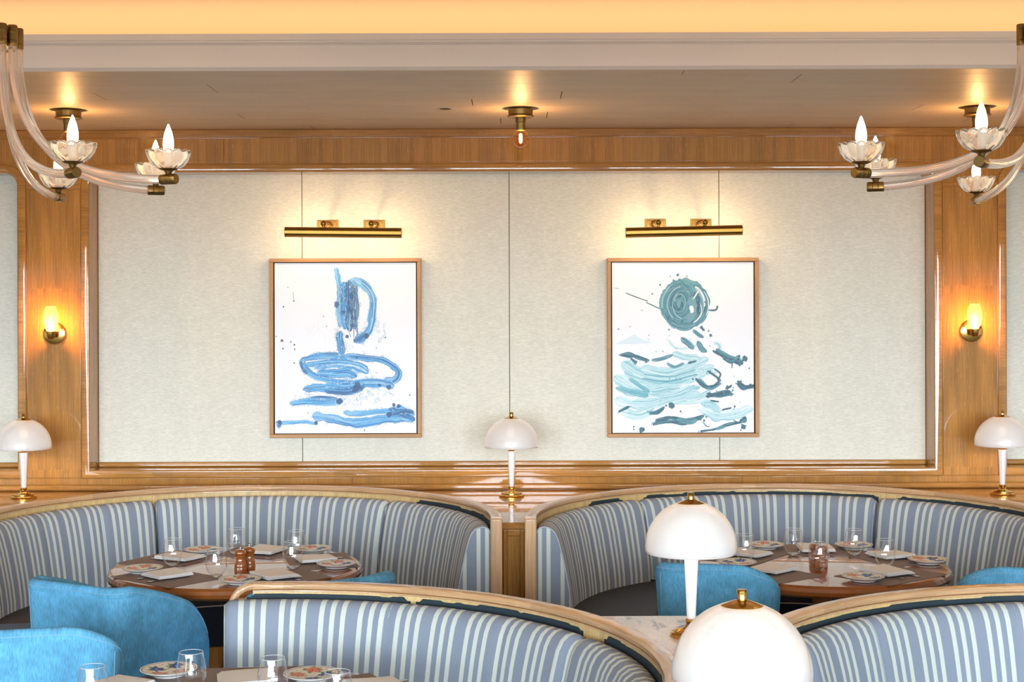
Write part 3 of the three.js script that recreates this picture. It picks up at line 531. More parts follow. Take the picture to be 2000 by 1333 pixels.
// ================================================================ PICTURE LIGHTS
function pictureLight(label, x, y, tilt, plates) {
  const o = thing('picture_light', label, 'light', [x, y, -REC], 0, 'brass picture lights'), zc = 0.2, R = 0.028, L = 0.318;
  // half-open brass trough facing down and to the wall
  const arc = []; for (let k = 0; k <= 22; k++) { const t = rad(120 - 215 * k / 22); arc.push([R * Math.cos(t), R * Math.sin(t)]); }
  const prof = [...arc, ...arc.slice().reverse().map(([a, b]) => [a * 0.93, b * 0.93])];
  const g = crease(grid(1, prof.length, (i, j) => { const [a, b] = prof[j % prof.length]; return [i ? L : -L, b, a, i, j / 10]; }, true, (i, j) => prof[j % prof.length]), 0.6);
  const caps = [-L, L].map((xx) => { const s = new THREE.CylinderGeometry(R, R, 0.003, 28); s.rotateZ(Math.PI / 2); s.translate(xx, 0, 0); return s; });
  const bar = new THREE.Group(); bar.name = 'lamp_bar'; bar.position.set(0, 0, zc); bar.rotation.z = tilt; o.add(bar);
  part(bar, 'brass_trough', g, M.brass); for (const c of caps) part(bar, 'end_cap', c, M.brass);
  for (const s of [-1, 1]) {
    const q = new THREE.CapsuleGeometry(0.009, 0.17, 6, 12); q.rotateZ(Math.PI / 2); q.translate(s * 0.19, -0.004, -0.004);
    part(bar, 'tube_bulb', q, M.softBulb);
    for (const k of [-0.06, 0.06]) lamp(bar, s * 0.19 + k, -0.004, -0.004, 0.1, new THREE.Color().setRGB(1, 0.68, 0.36), 0.4);
  }
  for (const px of plates) {
    part(o, 'mounting_plate', box(px - 0.06, px + 0.06, 0.01, 0.08, 0.001, 0.007, 'y', 0.003), M.brightBrass);
    part(o, 'raised_plate', box(px - 0.05, px + 0.05, 0.018, 0.072, 0.007, 0.013, 'y', 0.003), M.brightBrass);
    const rose = lathe([[0, 0], [0.026, 0], [0.024, 0.006], [0.016, 0.01], [0.012, 0.018], [0, 0.018]], 24); rose.rotateX(Math.PI / 2); rose.translate(px, 0.05, 0.013);
    part(o, 'rose', rose, M.brightBrass);
    part(o, 'arm', tube([V(px, 0.05, 0.02), V(px, 0.052, 0.1), V(px, 0.05, 0.185)], 0.0075, 20, 10), M.brass);
    const ball = new THREE.SphereGeometry(0.016, 20, 14); ball.translate(px, 0.05, 0.192); part(o, 'ball_joint', ball, M.brass);
    const neck = new THREE.CylinderGeometry(0.007, 0.007, 0.04, 12); neck.translate(px, 0.032, zc - 0.004); part(o, 'neck', neck, M.brass);
  }
}
pictureLight('brass bar picture light above the blue abstract painting', -0.938, 2.302, -0.012, [-0.11, 0.152]);
pictureLight('brass bar picture light above the teal abstract painting', 0.930, 2.302, 0.02, [-0.138, 0.118]);

// ================================================================ SCONCES, CEILING BULBS
function sconce(label, x, y, s) {
  const o = thing('wall_sconce', label, 'sconce', [x, y, 0.005], 0, 'wall sconces');
  const plate = lathe([[0, 0], [0.061, 0], [0.062, 0.004], [0.058, 0.01], [0.046, 0.013], [0, 0.0145]], 48); plate.rotateX(Math.PI / 2);
  part(o, 'backplate', plate, M.brightBrass);
  part(o, 'arm', tube([V(0, -0.012, 0.01), V(0, -0.02, 0.04), V(0, -0.018, 0.068)], 0.007, 16, 10), M.brightBrass);
  const cup = lathe([[0, -0.03], [0.012, -0.03], [0.016, -0.026], [0.022, -0.012], [0.024, 0.006], [0.03, 0.008], [0.03, 0.012], [0.022, 0.012], [0.018, -0.01], [0, -0.02]], 32); cup.translate(0, 0, 0.068);
  part(o, 'holder_cup', cup, M.brass);
  const sh = lathe([[0.02, 0.012], [0.03, 0.03], [0.038, 0.06], [0.041, 0.09], [0.039, 0.118], [0.032, 0.14], [0.026, 0.148], [0.025, 0.147], [0.031, 0.139], [0.0378, 0.118], [0.0398, 0.09], [0.0368, 0.06], [0.0288, 0.03], [0.019, 0.013]], 40); sh.translate(0, 0, 0.068);
  part(o, 'glass_shade', sh, M.shadeGlass);
  part(o, 'shade_rim', new THREE.TorusGeometry(0.0257, 0.0011, 8, 48).rotateX(Math.PI / 2).translate(0, 0.148, 0.068), M.rimGlass);
  const b = lathe([[0, 0.01], [0.011, 0.012], [0.015, 0.03], [0.016, 0.045], [0.012, 0.065], [0.005, 0.085], [0, 0.09]], 24); b.translate(0, 0, 0.068);
  part(o, 'candle_bulb', b, M.filament);
  lamp(o, 0, 0.05, 0.068, 0.75, new THREE.Color().setRGB(1, 0.55, 0.17), 0.7);
}
sconce('brass wall sconce with clear egg-shaped glass on the left oak pillar', -2.535, 1.753);
sconce('brass wall sconce with clear egg-shaped glass on the right oak pillar', 2.515, 1.750);
function ceilingBulb(label, x) {
  const o = thing('ceiling_bulb', label, 'ceiling light', [x, SOF, 0.84], 0, 'brass ceiling bulbs');
  part(o, 'ceiling_rose', lathe([[0, 0], [0.082, 0], [0.083, -0.002], [0.062, -0.006], [0.06, -0.032], [0.066, -0.037], [0.066, -0.043], [0.058, -0.046], [0, -0.047]], 48), M.agedBrass);
  part(o, 'socket', lathe([[0, -0.046], [0.026, -0.046], [0.026, -0.068], [0.0235, -0.07], [0.0225, -0.108], [0.018, -0.11], [0, -0.11]], 32), M.agedBrass);
  const s = new THREE.SphereGeometry(0.041, 32, 24); s.scale(1, 1.08, 1); s.translate(0, -0.15, 0); part(o, 'globe_bulb', s, M.globe);
  const f = new THREE.CapsuleGeometry(0.0075, 0.034, 6, 12); f.translate(0, -0.148, 0); part(o, 'filament', f, M.filament);
  lamp(o, 0, -0.148, 0, 0.34, WARM, 0.4);
}
ceilingBulb('bare globe bulb in a brass ceiling mount above the left oak pillar', -2.205);
ceilingBulb('bare globe bulb in a brass ceiling mount at the middle of the soffit', 0.033);
ceilingBulb('bare globe bulb in a brass ceiling mount above the right oak pillar', 2.294);

// ================================================================ CHANDELIERS
function ribbedRod(pts, r0, ribs = 9) {
  const c = new THREE.CatmullRomCurve3(pts), N = 56, P = c.getSpacedPoints(N), m = 36, side = V(0, 0, 0);
  const dir = pts[pts.length - 1].clone().sub(pts[0]).setY(0).normalize(); side.set(-dir.z, 0, dir.x);
  const T = P.map((_, i) => c.getTangentAt(i / N));
  return grid(N, m, (i, j) => { const a = j / m * Math.PI * 2, r = r0 * (1 + 0.045 * Math.cos(ribs * a)), n = side.clone().cross(T[i]); const p = P[i].clone().addScaledVector(side, r * Math.cos(a)).addScaledVector(n, r * Math.sin(a)); return [p.x, p.y, p.z, i / N, j / m]; }, true, (i, j) => { const a = j / m * Math.PI * 2; return [Math.cos(a), Math.sin(a)]; });
}
function bobeche() {
  const prof = [[0.012, 0.004], [0.03, 0.003], [0.044, 0.012], [0.055, 0.028], [0.06, 0.042], [0.0615, 0.05], [0.058, 0.051], [0.053, 0.042], [0.046, 0.028], [0.036, 0.016], [0.024, 0.009], [0.012, 0.009]];
  const m = prof.length, n = 112;
  return grid(n, m, (i, j) => { const t = i / n * Math.PI * 2, f = Math.abs(Math.cos(t * 7)), [r, y] = prof[j % m], k = Math.max(0, (r - 0.02) / 0.04); const rr = r * (1 + 0.055 * k * (f - 0.5)), yy = y + 0.006 * k * k * (f - 0.5); return [rr * Math.cos(t), yy, rr * Math.sin(t), i / n, j / m]; });
}
function chandelier(label, hx, hz, ends, extra) {
  const o = thing('chandelier', label, 'chandelier', [hx, 0, hz], 0, 'glass chandeliers'), yt = EYE + 0.778, ye = EYE + 0.352, rh = 0.072;
  part(o, 'stem', new THREE.CylinderGeometry(0.007, 0.007, TRAY - yt - 0.02, 12).translate(0, (TRAY + yt + 0.02) / 2, 0), M.agedBrass);
  part(o, 'canopy', lathe([[0, TRAY - 0.02], [0.04, TRAY - 0.02], [0.055, TRAY - 0.004], [0.055, TRAY], [0, TRAY]], 32), M.agedBrass);
  part(o, 'hub', lathe([[0, yt - 0.03], [0.05, yt - 0.03], [0.062, yt - 0.02], [0.062, yt + 0.01], [0.05, yt + 0.02], [0, yt + 0.025]], 40), M.agedBrass);
  const dish = bobeche(), bulb = lathe([[0, 0.04], [0.009, 0.04], [0.0125, 0.05], [0.0148, 0.066], [0.0142, 0.082], [0.0105, 0.1], [0.005, 0.116], [0.0015, 0.124], [0, 0.125]], 24);
  const cand = lathe([[0, 0.002], [0.0105, 0.002], [0.0105, 0.045], [0, 0.045]], 20), cup = lathe([[0, -0.012], [0.008, -0.012], [0.011, -0.004], [0.024, 0], [0.026, 0.003], [0, 0.004]], 28);
  for (const [ex, ez] of [...ends, ...extra]) {
    const dx = ex - hx, dz = ez - hz, L = Math.hypot(dx, dz), ux = dx / L, uz = dz / L, at = (r, y) => V(ux * r, y, uz * r);
    const arm = new THREE.Group(); arm.name = 'arm'; o.add(arm);
    const collar = lathe([[0, -0.03], [0.0135, -0.03], [0.0145, -0.028], [0.0145, -0.012], [0.0138, -0.011], [0.0145, -0.01], [0.0145, 0.008], [0.0138, 0.009], [0.0145, 0.01], [0.0145, 0.028], [0.0125, 0.031], [0, 0.031]], 28).translate(ux * rh, yt, uz * rh);
    part(arm, 'collar', collar, M.agedBrass);
    const c = new THREE.CubicBezierCurve3(at(rh, yt - 0.03), at(rh, yt - 0.33), at(rh + (L - rh) * 0.38, ye + 0.012), at(L - 0.02, ye));
    part(arm, 'glass_rod', ribbedRod(c.getPoints(24), 0.0118), M.rod);
    const cap = lathe([[0, -0.024], [0.0135, -0.024], [0.0145, -0.022], [0.0145, -0.009], [0.0136, -0.008], [0.0145, -0.007], [0.0145, 0.007], [0.0136, 0.008], [0.0145, 0.009], [0.0145, 0.022], [0.0132, 0.025], [0, 0.025]], 28);
    cap.applyQuaternion(new THREE.Quaternion().setFromUnitVectors(V(0, 1, 0), V(ux, 0, uz))); cap.translate(ux * L, ye, uz * L);
    part(arm, 'end_fitting', cap, M.agedBrass);
    const put = (n, g, m) => { const q = part(arm, n, g, m); q.position.set(ux * L, ye + 0.026, uz * L); return q; };
    put('dish_cup', cup, M.agedBrass); put('glass_dish', dish, M.crystal); put('candle_tube', cand, M.candleTube); put('candle_bulb', bulb, M.frost);
    lamp(arm, ux * L, ye + 0.026 + 0.075, uz * L, 0.22, WARM, 0.6);
  }
}
chandelier('glass arm chandelier with candle bulbs cut off by the left edge', -1.497, 3.93, [[-1.145, 4.338], [-0.943, 4.139], [-1.069, 3.761], [-1.437, 3.507]], [[-1.86, 3.52], [-2.06, 3.73], [-1.94, 4.1], [-1.57, 4.36]]);
chandelier('glass arm chandelier with candle bulbs cut off by the right edge', 1.53, 3.94, [[1.148, 4.544], [0.918, 4.264], [1.068, 3.803], [1.55, 3.21]], [[1.8, 3.36], [2.03, 3.6], [1.88, 4.08], [1.6, 4.45]]);

// ================================================================ TABLE LAMPS
function makeLamp(label, pos) {
  const o = thing('table_lamp', label, 'lamp', pos, 0, 'white dome table lamps');
  part(o, 'base', lathe([[0, 0], [0.066, 0], [0.067, 0.003], [0.067, 0.008], [0.063, 0.012], [0.054, 0.013], [0.054, 0.019], [0.05, 0.022], [0.03, 0.024], [0.02, 0.03], [0.015, 0.04], [0.018, 0.047], [0.018, 0.052], [0.013, 0.055], [0, 0.055]], 56), M.brightBrass);
  part(o, 'stem', lathe([[0, 0.055], [0.0135, 0.055], [0.0225, 0.238], [0.0225, 0.241], [0, 0.241]], 40), M.whiteLacquer);
  part(o, 'collar', lathe([[0, 0.241], [0.018, 0.241], [0.019, 0.247], [0.013, 0.25], [0.012, 0.3], [0, 0.3]], 32), M.brightBrass);
  const sh = [], R = 0.144; for (let k = 0; k <= 26; k++) { const t = rad(84 * k / 26 - 4); sh.push([R * Math.cos(Math.max(t, 0)) * (t < 0 ? 0.996 : 1), 0.274 + 0.148 * Math.sin(t) ]); }
  const inner = sh.slice().reverse().map(([r, y]) => [r - 0.0035, y - 0.003]);
  const shade = part(o, 'shade', lathe([...sh, ...inner, sh[0]], 72, 1.0), M.opal);
  part(shade, 'cap', lathe([[0, 0.418], [0.043, 0.4135], [0.0435, 0.4155], [0.012, 0.427], [0, 0.427]], 40), M.brightBrass);
  part(shade, 'knob', lathe([[0, 0.426], [0.0105, 0.426], [0.0105, 0.446], [0.009, 0.448], [0, 0.448]], 28), M.brightBrass);
  const b = new THREE.SphereGeometry(0.024, 20, 16); b.translate(0, 0.335, 0); part(o, 'bulb', b, M.softBulb);
  lamp(o, 0, 0.335, 0, 0.26, new THREE.Color().setRGB(1, 0.84, 0.72), 1.2);
  return o;
}
const lamp0 = makeLamp('white dome lamp on the wall ledge between the two booths', [-0.019, LEDGE, 0.29]);
function lampCopy(label, pos) { return copyOf(lamp0, label, pos, 0.7); }
lampCopy('white dome lamp on the ledge below the left sconce, cut by the left edge', [-2.615, LEDGE, 0.29]);
lampCopy('white dome lamp on the ledge below the right sconce near the right edge', [2.593, LEDGE, 0.29]);
lampCopy('white dome lamp on the worn divider, in front of a blue chair', [0.549, 0.86, 3.55]);
lampCopy('largest white dome lamp, nearest the camera on the worn divider', [0.465, 0.86, 5.14]);

// ================================================================ TABLES
function roundTable(label, x, z) {
  const o = thing('round_table', label, 'table', [x, 0, z], 0, 'round walnut tables');
  part(o, 'table_top', (() => { const g = lathe([[0, 0.69], [0.5, 0.69], [0.53, 0.693], [0.552, 0.705], [0.5575, 0.72], [0.552, 0.735], [0.54, 0.744], [0.53, 0.745], [0, 0.745]], 96, 0.5); return planarUV(g, 'x'); })(), M.walnut);
  part(o, 'pedestal', lathe([[0, 0.69], [0.12, 0.69], [0.12, 0.675], [0.045, 0.67], [0.043, 0.5], [0.05, 0.38], [0.075, 0.28], [0.1, 0.2], [0.105, 0.12], [0.1, 0.06], [0, 0.06]].reverse(), 48, 0.5), M.walnut);
  part(o, 'foot', lathe([[0, 0.06], [0.18, 0.06], [0.25, 0.03], [0.26, 0], [0, 0]].reverse(), 48), M.walnut);
}
const T1 = [-1.238, 1.6], T2 = [1.361, 1.6], T3 = [-0.80, 3.99], TH = 0.745;
roundTable('round walnut table set with floral plates in the left wall booth', ...T1);
roundTable('round walnut table set with floral plates in the right wall booth', ...T2);
roundTable('round table at the bottom edge beside the foreground booth', ...T3);
// --- prototypes
function plateTexture() {
  const c = document.createElement('canvas'); c.width = c.height = 512; const x = c.getContext('2d'), r = rng(3);
  x.fillStyle = '#efe8d6'; x.fillRect(0, 0, 512, 512); x.translate(256, 256);
  x.fillStyle = '#f3efe2'; x.beginPath(); x.arc(0, 0, 120, 0, 7); x.fill();
  const petal = (cx, cy, R, col, n = 7) => { for (let k = 0; k < n; k++) { const a = k / n * 6.283 + r(); x.fillStyle = col[k % col.length]; x.beginPath(); x.ellipse(cx + Math.cos(a) * R * 0.55, cy + Math.sin(a) * R * 0.55, R * 0.5, R * 0.36, a, 0, 7); x.fill(); } };
  const leaf = (cx, cy, a, L, col) => { x.save(); x.translate(cx, cy); x.rotate(a); x.fillStyle = col; x.beginPath(); x.moveTo(0, 0); x.quadraticCurveTo(L * 0.5, -L * 0.34, L, 0); x.quadraticCurveTo(L * 0.5, L * 0.34, 0, 0); x.fill(); x.restore(); };
  const sets = [[-122, 10, 0], [118, 0, 1], [10, 150, 0], [0, -150, 1]];
  for (const [cx, cy, k] of sets) {
    for (let q = 0; q < 7; q++) leaf(cx, cy, q * 0.9 + r(), 84 + r() * 24, ['#3c8a4a', '#5aa85c', '#2f6f3c'][q % 3]);
    if (k) { petal(cx, cy, 64, ['#1f46a8', '#16338a', '#3a66c4']); x.fillStyle = '#f4e9c0'; x.beginPath(); x.arc(cx, cy, 9, 0, 7); x.fill(); } else { petal(cx, cy, 72, ['#e8876a', '#dc6c52', '#f09c80']); petal(cx, cy, 30, ['#ea9478', '#cf5a44'], 5); }
  }
  for (let k = 0; k < 16; k++) { const a = k / 16 * 6.283; x.fillStyle = ['#d9a24c', '#6b9c50', '#d67b62'][k % 3]; x.beginPath(); x.arc(190 * Math.cos(a), 190 * Math.sin(a), 9, 0, 7); x.fill(); }
  x.strokeStyle = '#39529a'; x.lineWidth = 9; x.beginPath(); x.arc(0, 0, 240, 0, 7); x.stroke();
  const t = new THREE.CanvasTexture(c); t.colorSpace = THREE.SRGBColorSpace; return t;
}
const plateMat = phys({ map: plateTexture(), roughness: 0.4, specularIntensity: 0.4 });
const PR = 0.0875;
const plateFace = (() => { const g = lathe([[0, 0.0112], [0.05, 0.0112], [0.058, 0.0125], [0.078, 0.0185], [PR, 0.0215], [PR, 0.0212], [0, 0.0108]], 56, 0.6), p = g.attributes.position, uv = g.attributes.uv; for (let i = 0; i < p.count; i++) uv.setXY(i, 0.5 + p.getX(i) / PR / 2, 0.5 + p.getZ(i) / PR / 2); return g; })();
const plateBody = lathe([[0, 0.003], [0.044, 0.003], [0.046, 0], [0.05, 0], [0.052, 0.004], [0.066, 0.009], [0.0862, 0.018], [PR + 0.0008, 0.0205], [PR, 0.0216], [0.078, 0.018], [0.058, 0.0115], [0, 0.0105]], 56, 0.6);
const bowlGeo = lathe([[0.016, 0.0062], [0.024, 0.008], [0.034, 0.017], [0.041, 0.031], [0.0445, 0.046], [0.045, 0.058], [0.0435, 0.076], [0.0395, 0.098], [0.0357, 0.117]].concat([[0.0349, 0.117], [0.0387, 0.098], [0.0427, 0.076], [0.0442, 0.058], [0.0437, 0.046], [0.0402, 0.0315], [0.0332, 0.0182], [0.023, 0.0095], [0.016, 0.0078]]), 48, 0.9);
const rimGeo = new THREE.TorusGeometry(0.0353, 0.0009, 8, 64).rotateX(Math.PI / 2).translate(0, 0.1178, 0);
const footGeo = lathe([[0, 0.0005], [0.018, 0.0002], [0.024, 0.003], [0.0265, 0.0075], [0.022, 0.0085], [0.014, 0.0062], [0, 0.0055]], 40, 0.9);
function wineGlass(label, x, y, z) { const o = thing('stemless_glass', label, 'glass', [x, y, z], 0, 'stemless wine glasses'); part(o, 'bowl', bowlGeo, M.glass); part(o, 'rim', rimGeo, M.rimGlass); part(o, 'thick_base', footGeo, M.tumbler); return o; }
function warpNapkin(seed) {
  const r = rng(seed), n = 18, lift = [r(), r(), r(), r()].map((v) => 0.002 + v * 0.008), a = r() * 6, w = 0.15 + r() * 0.008, dpt = 0.165 + r() * 0.01, layers = [];
  for (let k = 0; k < 3; k++) {
    const f = (u, v, up) => { const c = lift[0] * (1 - u) * (1 - v) + lift[1] * u * (1 - v) + lift[2] * (1 - u) * v + lift[3] * u * v, y = 0.0065 + k * 0.0036 + c * (0.6 + 0.2 * k) + 0.0012 * Math.sin(u * 5 + a) * Math.sin(v * 4 + a) + (up ? 0.0034 : 0); return [(u - 0.5) * (w - 0.004 * k) + 0.004 * k * Math.sin(a), y, (v - 0.5) * (dpt - 0.005 * k), u, v]; };
    layers.push(grid(n, 2 * n + 1, (i, j) => (j <= n ? f(i / n, j / n, true) : f(i / n, (2 * n + 1 - j) / n, false)), false));
    for (const e of [0, 1]) layers.push(grid(n, 1, (i, j) => f(e, i / n, !!j), false));
    layers.push(grid(n, 1, (i, j) => f(i / n, 0, !!j), false));
  }
  return mergeGeometries(layers);
}
const napkins = [1, 2, 3, 4, 5].map((s) => warpNapkin(s * 13));
const matGeo = (() => { const g = new RoundedBoxGeometry(0.4, 0.0025, 0.29, 1, 0.001); g.translate(0, 0.0014, 0); return planarUV(g, 'z'); })();
function cutlery(fork) {
  const s = new THREE.Shape();
  if (fork) { s.moveTo(-0.006, 0.1); s.lineTo(0.006, 0.1); s.quadraticCurveTo(0.008, 0.02, 0.003, -0.02); s.quadraticCurveTo(0.011, -0.035, 0.011, -0.05); s.lineTo(0.0105, -0.1); s.lineTo(0.0075, -0.1); s.lineTo(0.0072, -0.06); s.lineTo(0.0045, -0.06); s.lineTo(0.0042, -0.1); s.lineTo(0.0015, -0.1); s.lineTo(0.0013, -0.06); s.lineTo(-0.0013, -0.06); s.lineTo(-0.0015, -0.1); s.lineTo(-0.0042, -0.1); s.lineTo(-0.0045, -0.06); s.lineTo(-0.0072, -0.06); s.lineTo(-0.0075, -0.1); s.lineTo(-0.0105, -0.1); s.lineTo(-0.011, -0.05); s.quadraticCurveTo(-0.011, -0.035, -0.003, -0.02); s.quadraticCurveTo(-0.008, 0.02, -0.006, 0.1); }
  else { s.moveTo(-0.008, 0.11); s.lineTo(0.008, 0.11); s.quadraticCurveTo(0.009, 0.06, 0.006, 0.015); s.lineTo(0.01, 0.005); s.quadraticCurveTo(0.012, -0.06, 0, -0.11); s.lineTo(-0.006, -0.09); s.lineTo(-0.006, 0.015); s.quadraticCurveTo(-0.009, 0.06, -0.008, 0.11); }
  const g = new THREE.ExtrudeGeometry(s, { depth: 0.0018, bevelEnabled: true, bevelThickness: 0.0008, bevelSize: 0.0006, bevelSegments: 1, curveSegments: 5 }); g.rotateX(Math.PI / 2); g.translate(0, 0.0034, 0);
  if (fork) { const p = g.attributes.position; for (let i = 0; i < p.count; i++) { const z = p.getZ(i); p.setY(i, p.getY(i) + (z < -0.02 ? 0.012 * Math.sin((-z - 0.02) / 0.08 * Math.PI * 0.9) * 0.5 : 0)); } g.computeVertexNormals(); }
  return g;
}
const forkGeo = cutlery(true), knifeGeo = cutlery(false);
function single(name, geo, mat, label, category, pos, turn, group) { const m = new THREE.Mesh(geo, mat); m.name = numbered(name); m.position.set(...pos); m.rotation.y = turn; m.userData = { label, category, group }; scene.add(m); return m; }
let nk = 0;
function plate(label, x, z, turn, y) { const o = thing('floral_plate', label, 'plate', [x, y, z], turn, 'floral side plates'); part(o, 'plate_body', plateBody, M.ceramic); part(o, 'painted_face', plateFace, plateMat); }
function setting(T, where, nap, pl, gl, turnPlate = 0) {
  const dx = nap[0] - T[0], dz = nap[1] - T[1], L = Math.hypot(dx, dz), turn = Math.atan2(dx, dz);   // local +z points to the diner
  const mx = T[0] + dx / L * 0.375, mz = T[1] + dz / L * 0.375, y1 = TH + 0.0028, k = nk++;
  single('placemat', matGeo, M.mat, `woven taupe placemat at ${where}`, 'placemat', [mx, TH, mz], turn, 'woven placemats');
  const out = (q, s) => [nap[0] + Math.sin(turn) * q + Math.cos(turn) * s, nap[1] + Math.cos(turn) * q - Math.sin(turn) * s];
  const f = out(0.02, -0.045), n = out(0.02, 0.045);
  single('dinner_fork', forkGeo, M.steel, `steel fork under the napkin at ${where}`, 'fork', [f[0], y1, f[1]], turn, 'forks');
  single('table_knife', knifeGeo, M.steel, `steel knife under the napkin at ${where}`, 'knife', [n[0], y1, n[1]], turn, 'knives');
  single('folded_napkin', napkins[k % 5], M.linen, `folded white napkin at ${where}`, 'napkin', [nap[0], y1, nap[1]], turn + (k % 3 - 1) * 0.12, 'folded napkins');
  if (pl) plate(`small floral plate at ${where}`, pl[0], pl[1], turnPlate, y1);
  if (gl) wineGlass(`clear stemless wine glass at ${where}`, gl[0], y1, gl[1]);
}
const LT = 'of the left wall table', RT = 'of the right wall table', NT = 'of the near table';
setting(T1, `the front left place ${LT}`, [-1.478, 1.886], [-1.614, 1.768], [-1.27, 1.884], 0);
setting(T1, `the front right place ${LT}`, [-1.014, 1.908], [-1.142, 2.034], [-0.976, 1.685], 0.2);
setting(T1, `the right-hand place ${LT}`, [-0.9, 1.505], [-0.785, 1.665], [-1.005, 1.375], 0.1);
setting(T1, `the far place ${LT}`, [-1.166, 1.271], [-0.945, 1.255], [-1.294, 1.304], 0.4);
setting(T1, `the far left place ${LT}`, [-1.52, 1.452], [-1.454, 1.278], [-1.521, 1.607], 0.1);
setting(T2, `the front left place ${RT}`, [1.104, 1.806], [0.972, 1.665], [1.31, 1.774], 2.6);
setting(T2, `the front right place ${RT}`, [1.58, 1.875], [1.445, 2.02], [1.62, 1.685], 0.9);
setting(T2, `the right-hand place ${RT}`, [1.70, 1.455], [1.828, 1.612], [1.552, 1.389], 0.8);
setting(T2, `the far place ${RT}`, [1.4, 1.266], [1.592, 1.204], [1.276, 1.375], 0.2);
setting(T2, `the far left place ${RT}`, [1.065, 1.399], [1.181, 1.189], [1.03, 1.54], 0.1);
setting(T3, `the far left place ${NT}`, [-1.19, 3.74], [-1.08, 3.569], [-1.211, 3.943], 2.9);
setting(T3, `the far place ${NT}`, [-0.83, 3.67], [-0.625, 3.633], [-0.966, 3.772], 0.15);
setting(T3, `the far right place ${NT}`, [-0.42, 3.76], null, [-0.711, 3.848]);
wineGlass('clear stemless wine glass cut by the bottom edge in front of the plate', -0.503, TH, 4.002);
// --- mills
function mill(name, label, x, z) {
  const o = thing(name, label, 'mill', [x, TH, z], 0, 'wooden salt and pepper mills');
  part(o, 'mill_body', lathe([[0, 0], [0.026, 0], [0.027, 0.004], [0.027, 0.02], [0.0262, 0.022], [0.027, 0.024], [0.026, 0.036], [0.021, 0.046], [0.0185, 0.056], [0.0195, 0.064], [0.023, 0.07], [0.023, 0.074], [0, 0.074]], 36), M.walnut);
  part(o, 'mill_head', lathe([[0, 0.0745], [0.022, 0.0745], [0.0255, 0.079], [0.0255, 0.087], [0.021, 0.094], [0.012, 0.098], [0, 0.099]], 36), M.walnut);
  part(o, 'steel_knob', lathe([[0, 0.098], [0.004, 0.098], [0.0035, 0.103], [0.0062, 0.106], [0.0062, 0.111], [0.004, 0.114], [0, 0.1145]], 20), M.steel);
}
mill('pepper_mill', 'front turned wooden mill on the left wall table', -1.19, 1.761);
mill('pepper_mill', 'rear turned wooden mill on the left wall table', -1.165, 1.690);
mill('pepper_mill', 'left turned wooden mill behind a glass on the right wall table', 1.322, 1.640);
mill('pepper_mill', 'right turned wooden mill behind a glass on the right wall table', 1.338, 1.700);

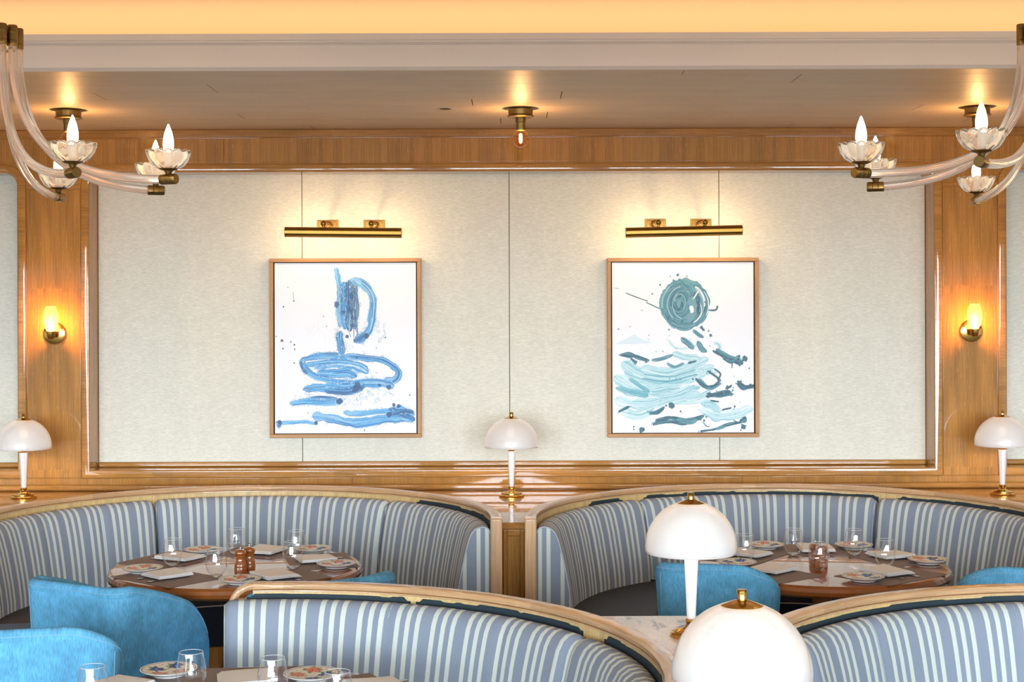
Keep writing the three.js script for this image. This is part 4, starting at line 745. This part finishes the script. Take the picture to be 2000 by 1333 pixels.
// ================================================================ BLUE TUB CHAIRS
function makeChair(label, pos, turn, round = 0) {   // round: the side on which the back sweeps down into the arm
  const o = thing('tub_chair', label, 'chair', pos, turn, 'blue tub chairs');   // faces local -z, back at +z
  const W = 0.235, D = 0.25, rc = 0.06, th = 0.045, yb = 0.15, H = 0.84, path = [];
  // plan: right arm front -> back -> left arm front, at the outer face
  const line = (x0, z0, x1, z1, n) => { for (let k = 0; k < n; k++) path.push([x0 + (x1 - x0) * k / n, z0 + (z1 - z0) * k / n]); };
  const arc = (cx, cz, a0, a1, n) => { for (let k = 0; k < n; k++) { const a = rad(a0 + (a1 - a0) * k / n); path.push([cx + rc * Math.cos(a), cz + rc * Math.sin(a)]); } };
  for (let k = 0; k < 14; k++) path.push([W, -D + 0.13 * (1 - Math.cos(k / 14 * Math.PI / 2))]);
  line(W, -D + 0.13, W, D - rc, 14); arc(W - rc, D - rc, 0, 90, 8); line(W - rc, D, -W + rc, D, 16); arc(-W + rc, D - rc, 90, 180, 8); line(-W, D - rc, -W, -D + 0.13, 14);
  for (let k = 0; k <= 14; k++) path.push([-W, -D + 0.13 * Math.cos(Math.min(1, k / 14) * Math.PI / 2) ** 1 * 1]);
  const nrm = path.map((p, i) => { const a = path[Math.max(0, i - 1)], b = path[Math.min(path.length - 1, i + 1)], tx = b[0] - a[0], tz = b[1] - a[1], l = Math.hypot(tx, tz) || 1; return [tz / l, -tx / l]; });
  const outward = nrm.map(([a, b], i) => (Math.abs(path[i][0]) >= W - 1e-6 ? [Math.sign(path[i][0]), 0] : Math.abs(path[i][1] - D) < 1e-6 ? [0, 1] : [a, b].map((v) => v * Math.sign(a * path[i][0] + b * path[i][1]))));
  const arcAt = [0]; for (let i = 1; i < path.length; i++) arcAt.push(arcAt[i - 1] + Math.hypot(path[i][0] - path[i - 1][0], path[i][1] - path[i - 1][1]));
  const low = H - 0.19, ease = (t) => 1 - Math.sqrt(Math.max(0, 1 - t * t));
  const top = (i) => {
    if (round) {
      const s = Math.abs(arcAt[i] - arcAt[arcAt.length - 1] / 2), sweep = Math.sign(path[i][0] || 1) === round, t = THREE.MathUtils.clamp(sweep ? (s - 0.05) / 0.25 : (s - 0.215) / 0.1, 0, 1);
      const q = (path[i][1] + D) / 0.1; return low + (H - low) * (1 - ease(t)) - (q < 1 ? 0.1 * (1 - Math.sqrt(Math.max(0, 1 - (1 - q) ** 2))) : 0);
    }
    const [, z] = path[i], f = THREE.MathUtils.clamp((D - rc - z) / (2 * D - rc), 0, 1); let h = H - 0.11 * f - 0.06 * f ** 2.5;
    const q = (z + D) / 0.13; if (q < 1) h -= 0.13 * (1 - Math.sqrt(Math.max(0, 1 - (1 - q) ** 2)));
    return h;
  };
  const prof = (h) => { const out = [[0, yb]]; for (let k = 1; k <= 6; k++) out.push([0, yb + (h - 0.02 - yb) * k / 6]); for (let k = 1; k <= 6; k++) { const a = Math.PI * k / 6; out.push([-th / 2 + th / 2 * Math.cos(a), h - 0.02 + 0.02 * Math.sin(a)]); } for (let k = 5; k >= 0; k--) out.push([-th, yb + (h - 0.02 - yb) * k / 6]); return out; };
  const n = path.length - 1, m = prof(1).length, P = path.map((_, i) => prof(top(i)));
  let run = [0]; for (let i = 1; i <= n; i++) run.push(run[i - 1] + Math.hypot(path[i][0] - path[i - 1][0], path[i][1] - path[i - 1][1]));
  const place = (i, off, y) => { const [x, z] = path[i], [nx, nz] = outward[i], rec = 0.045 * (y - 0.35); return [x + nx * (off + rec), y, z + nz * (off + rec * 1.3)]; };
  part(o, 'shell', crease(grid(n, m, (i, j) => { const [a, y] = P[i][j % m]; return [...place(i, a, y), run[i], y + (j > 9 ? 0.3 : 0)]; }, true, (i, j) => P[i][j % m]), 0.9), M.blue);
  const seam = []; for (let i = 4; i <= n - 4; i += 2) seam.push(V(...place(i, 0.0005, top(i) - 0.022)));
  part(o, 'top_seam', tube(seam, 0.0018, 160, 5), M.blueSeam);
  for (const s of [18 + 14 + 0, n - 32]) { const pts = []; for (let k = 0; k <= 8; k++) pts.push(V(...place(s, 0.0004, 0.58 + (top(s) - 0.62) * k / 8))); part(o, 'corner_seam', tube(pts, 0.0016, 24, 5), M.blueSeam); }
  part(o, 'seat', new RoundedBoxGeometry(0.375, 0.13, 0.42, 4, 0.04).translate(0, 0.40, -0.01), M.blue);
  part(o, 'seat_frame', new RoundedBoxGeometry(0.37, 0.16, 0.42, 2, 0.02).translate(0, 0.25, -0.005), M.navy);
  for (const sx of [-1, 1]) {
    part(o, 'leg', (() => { const g = new THREE.CylinderGeometry(0.018, 0.011, 0.18, 12); g.translate(sx * 0.165, 0.09, -0.17); return g; })(), M.walnut);
    part(o, 'rear_leg', tube([V(sx * 0.205, 0.006, 0.242), V(sx * 0.216, 0.2, 0.232), V(sx * 0.222, 0.4, 0.236), V(sx * 0.227, 0.57, 0.246)], 0.0095, 24, 10), M.walnut);
  }
  return o;
}
// turn so that local -z points along (fx, fz)
const facing = (fx, fz) => Math.atan2(-fx, -fz);
const chair0 = makeChair('blue tub chair at the left wall table, seen across its back corner', [-1.57, 0, 2.30], facing(0.494, -0.869));
const chairAt = (label, x, z, fx, fz) => copyOf(chair0, label, [x, 0, z], facing(fx, fz));
chairAt('blue tub chair mostly hidden behind the foreground booth rail', -0.81, 2.235, -0.55, -0.835);
const chairR = makeChair('blue tub chair beside the white lamp at the right wall table', [0.865, 0, 1.89], facing(0.17, -0.985), 1);
makeChair('blue tub chair at the right edge beyond the foreground booth', [2.10, 0, 2.0], facing(0.3, -0.954), -1);
copyOf(chairR, 'blue tub chair in the bottom left corner with rounded shoulder', [-1.62, 0, 3.06], facing(-0.25, -0.968));

// ---------------------------------------------------------------- shadows and hand-over
scene.traverse((q) => { if (q.isMesh) { q.castShadow = true; q.receiveShadow = true; } });
renderer.render(scene, camera);
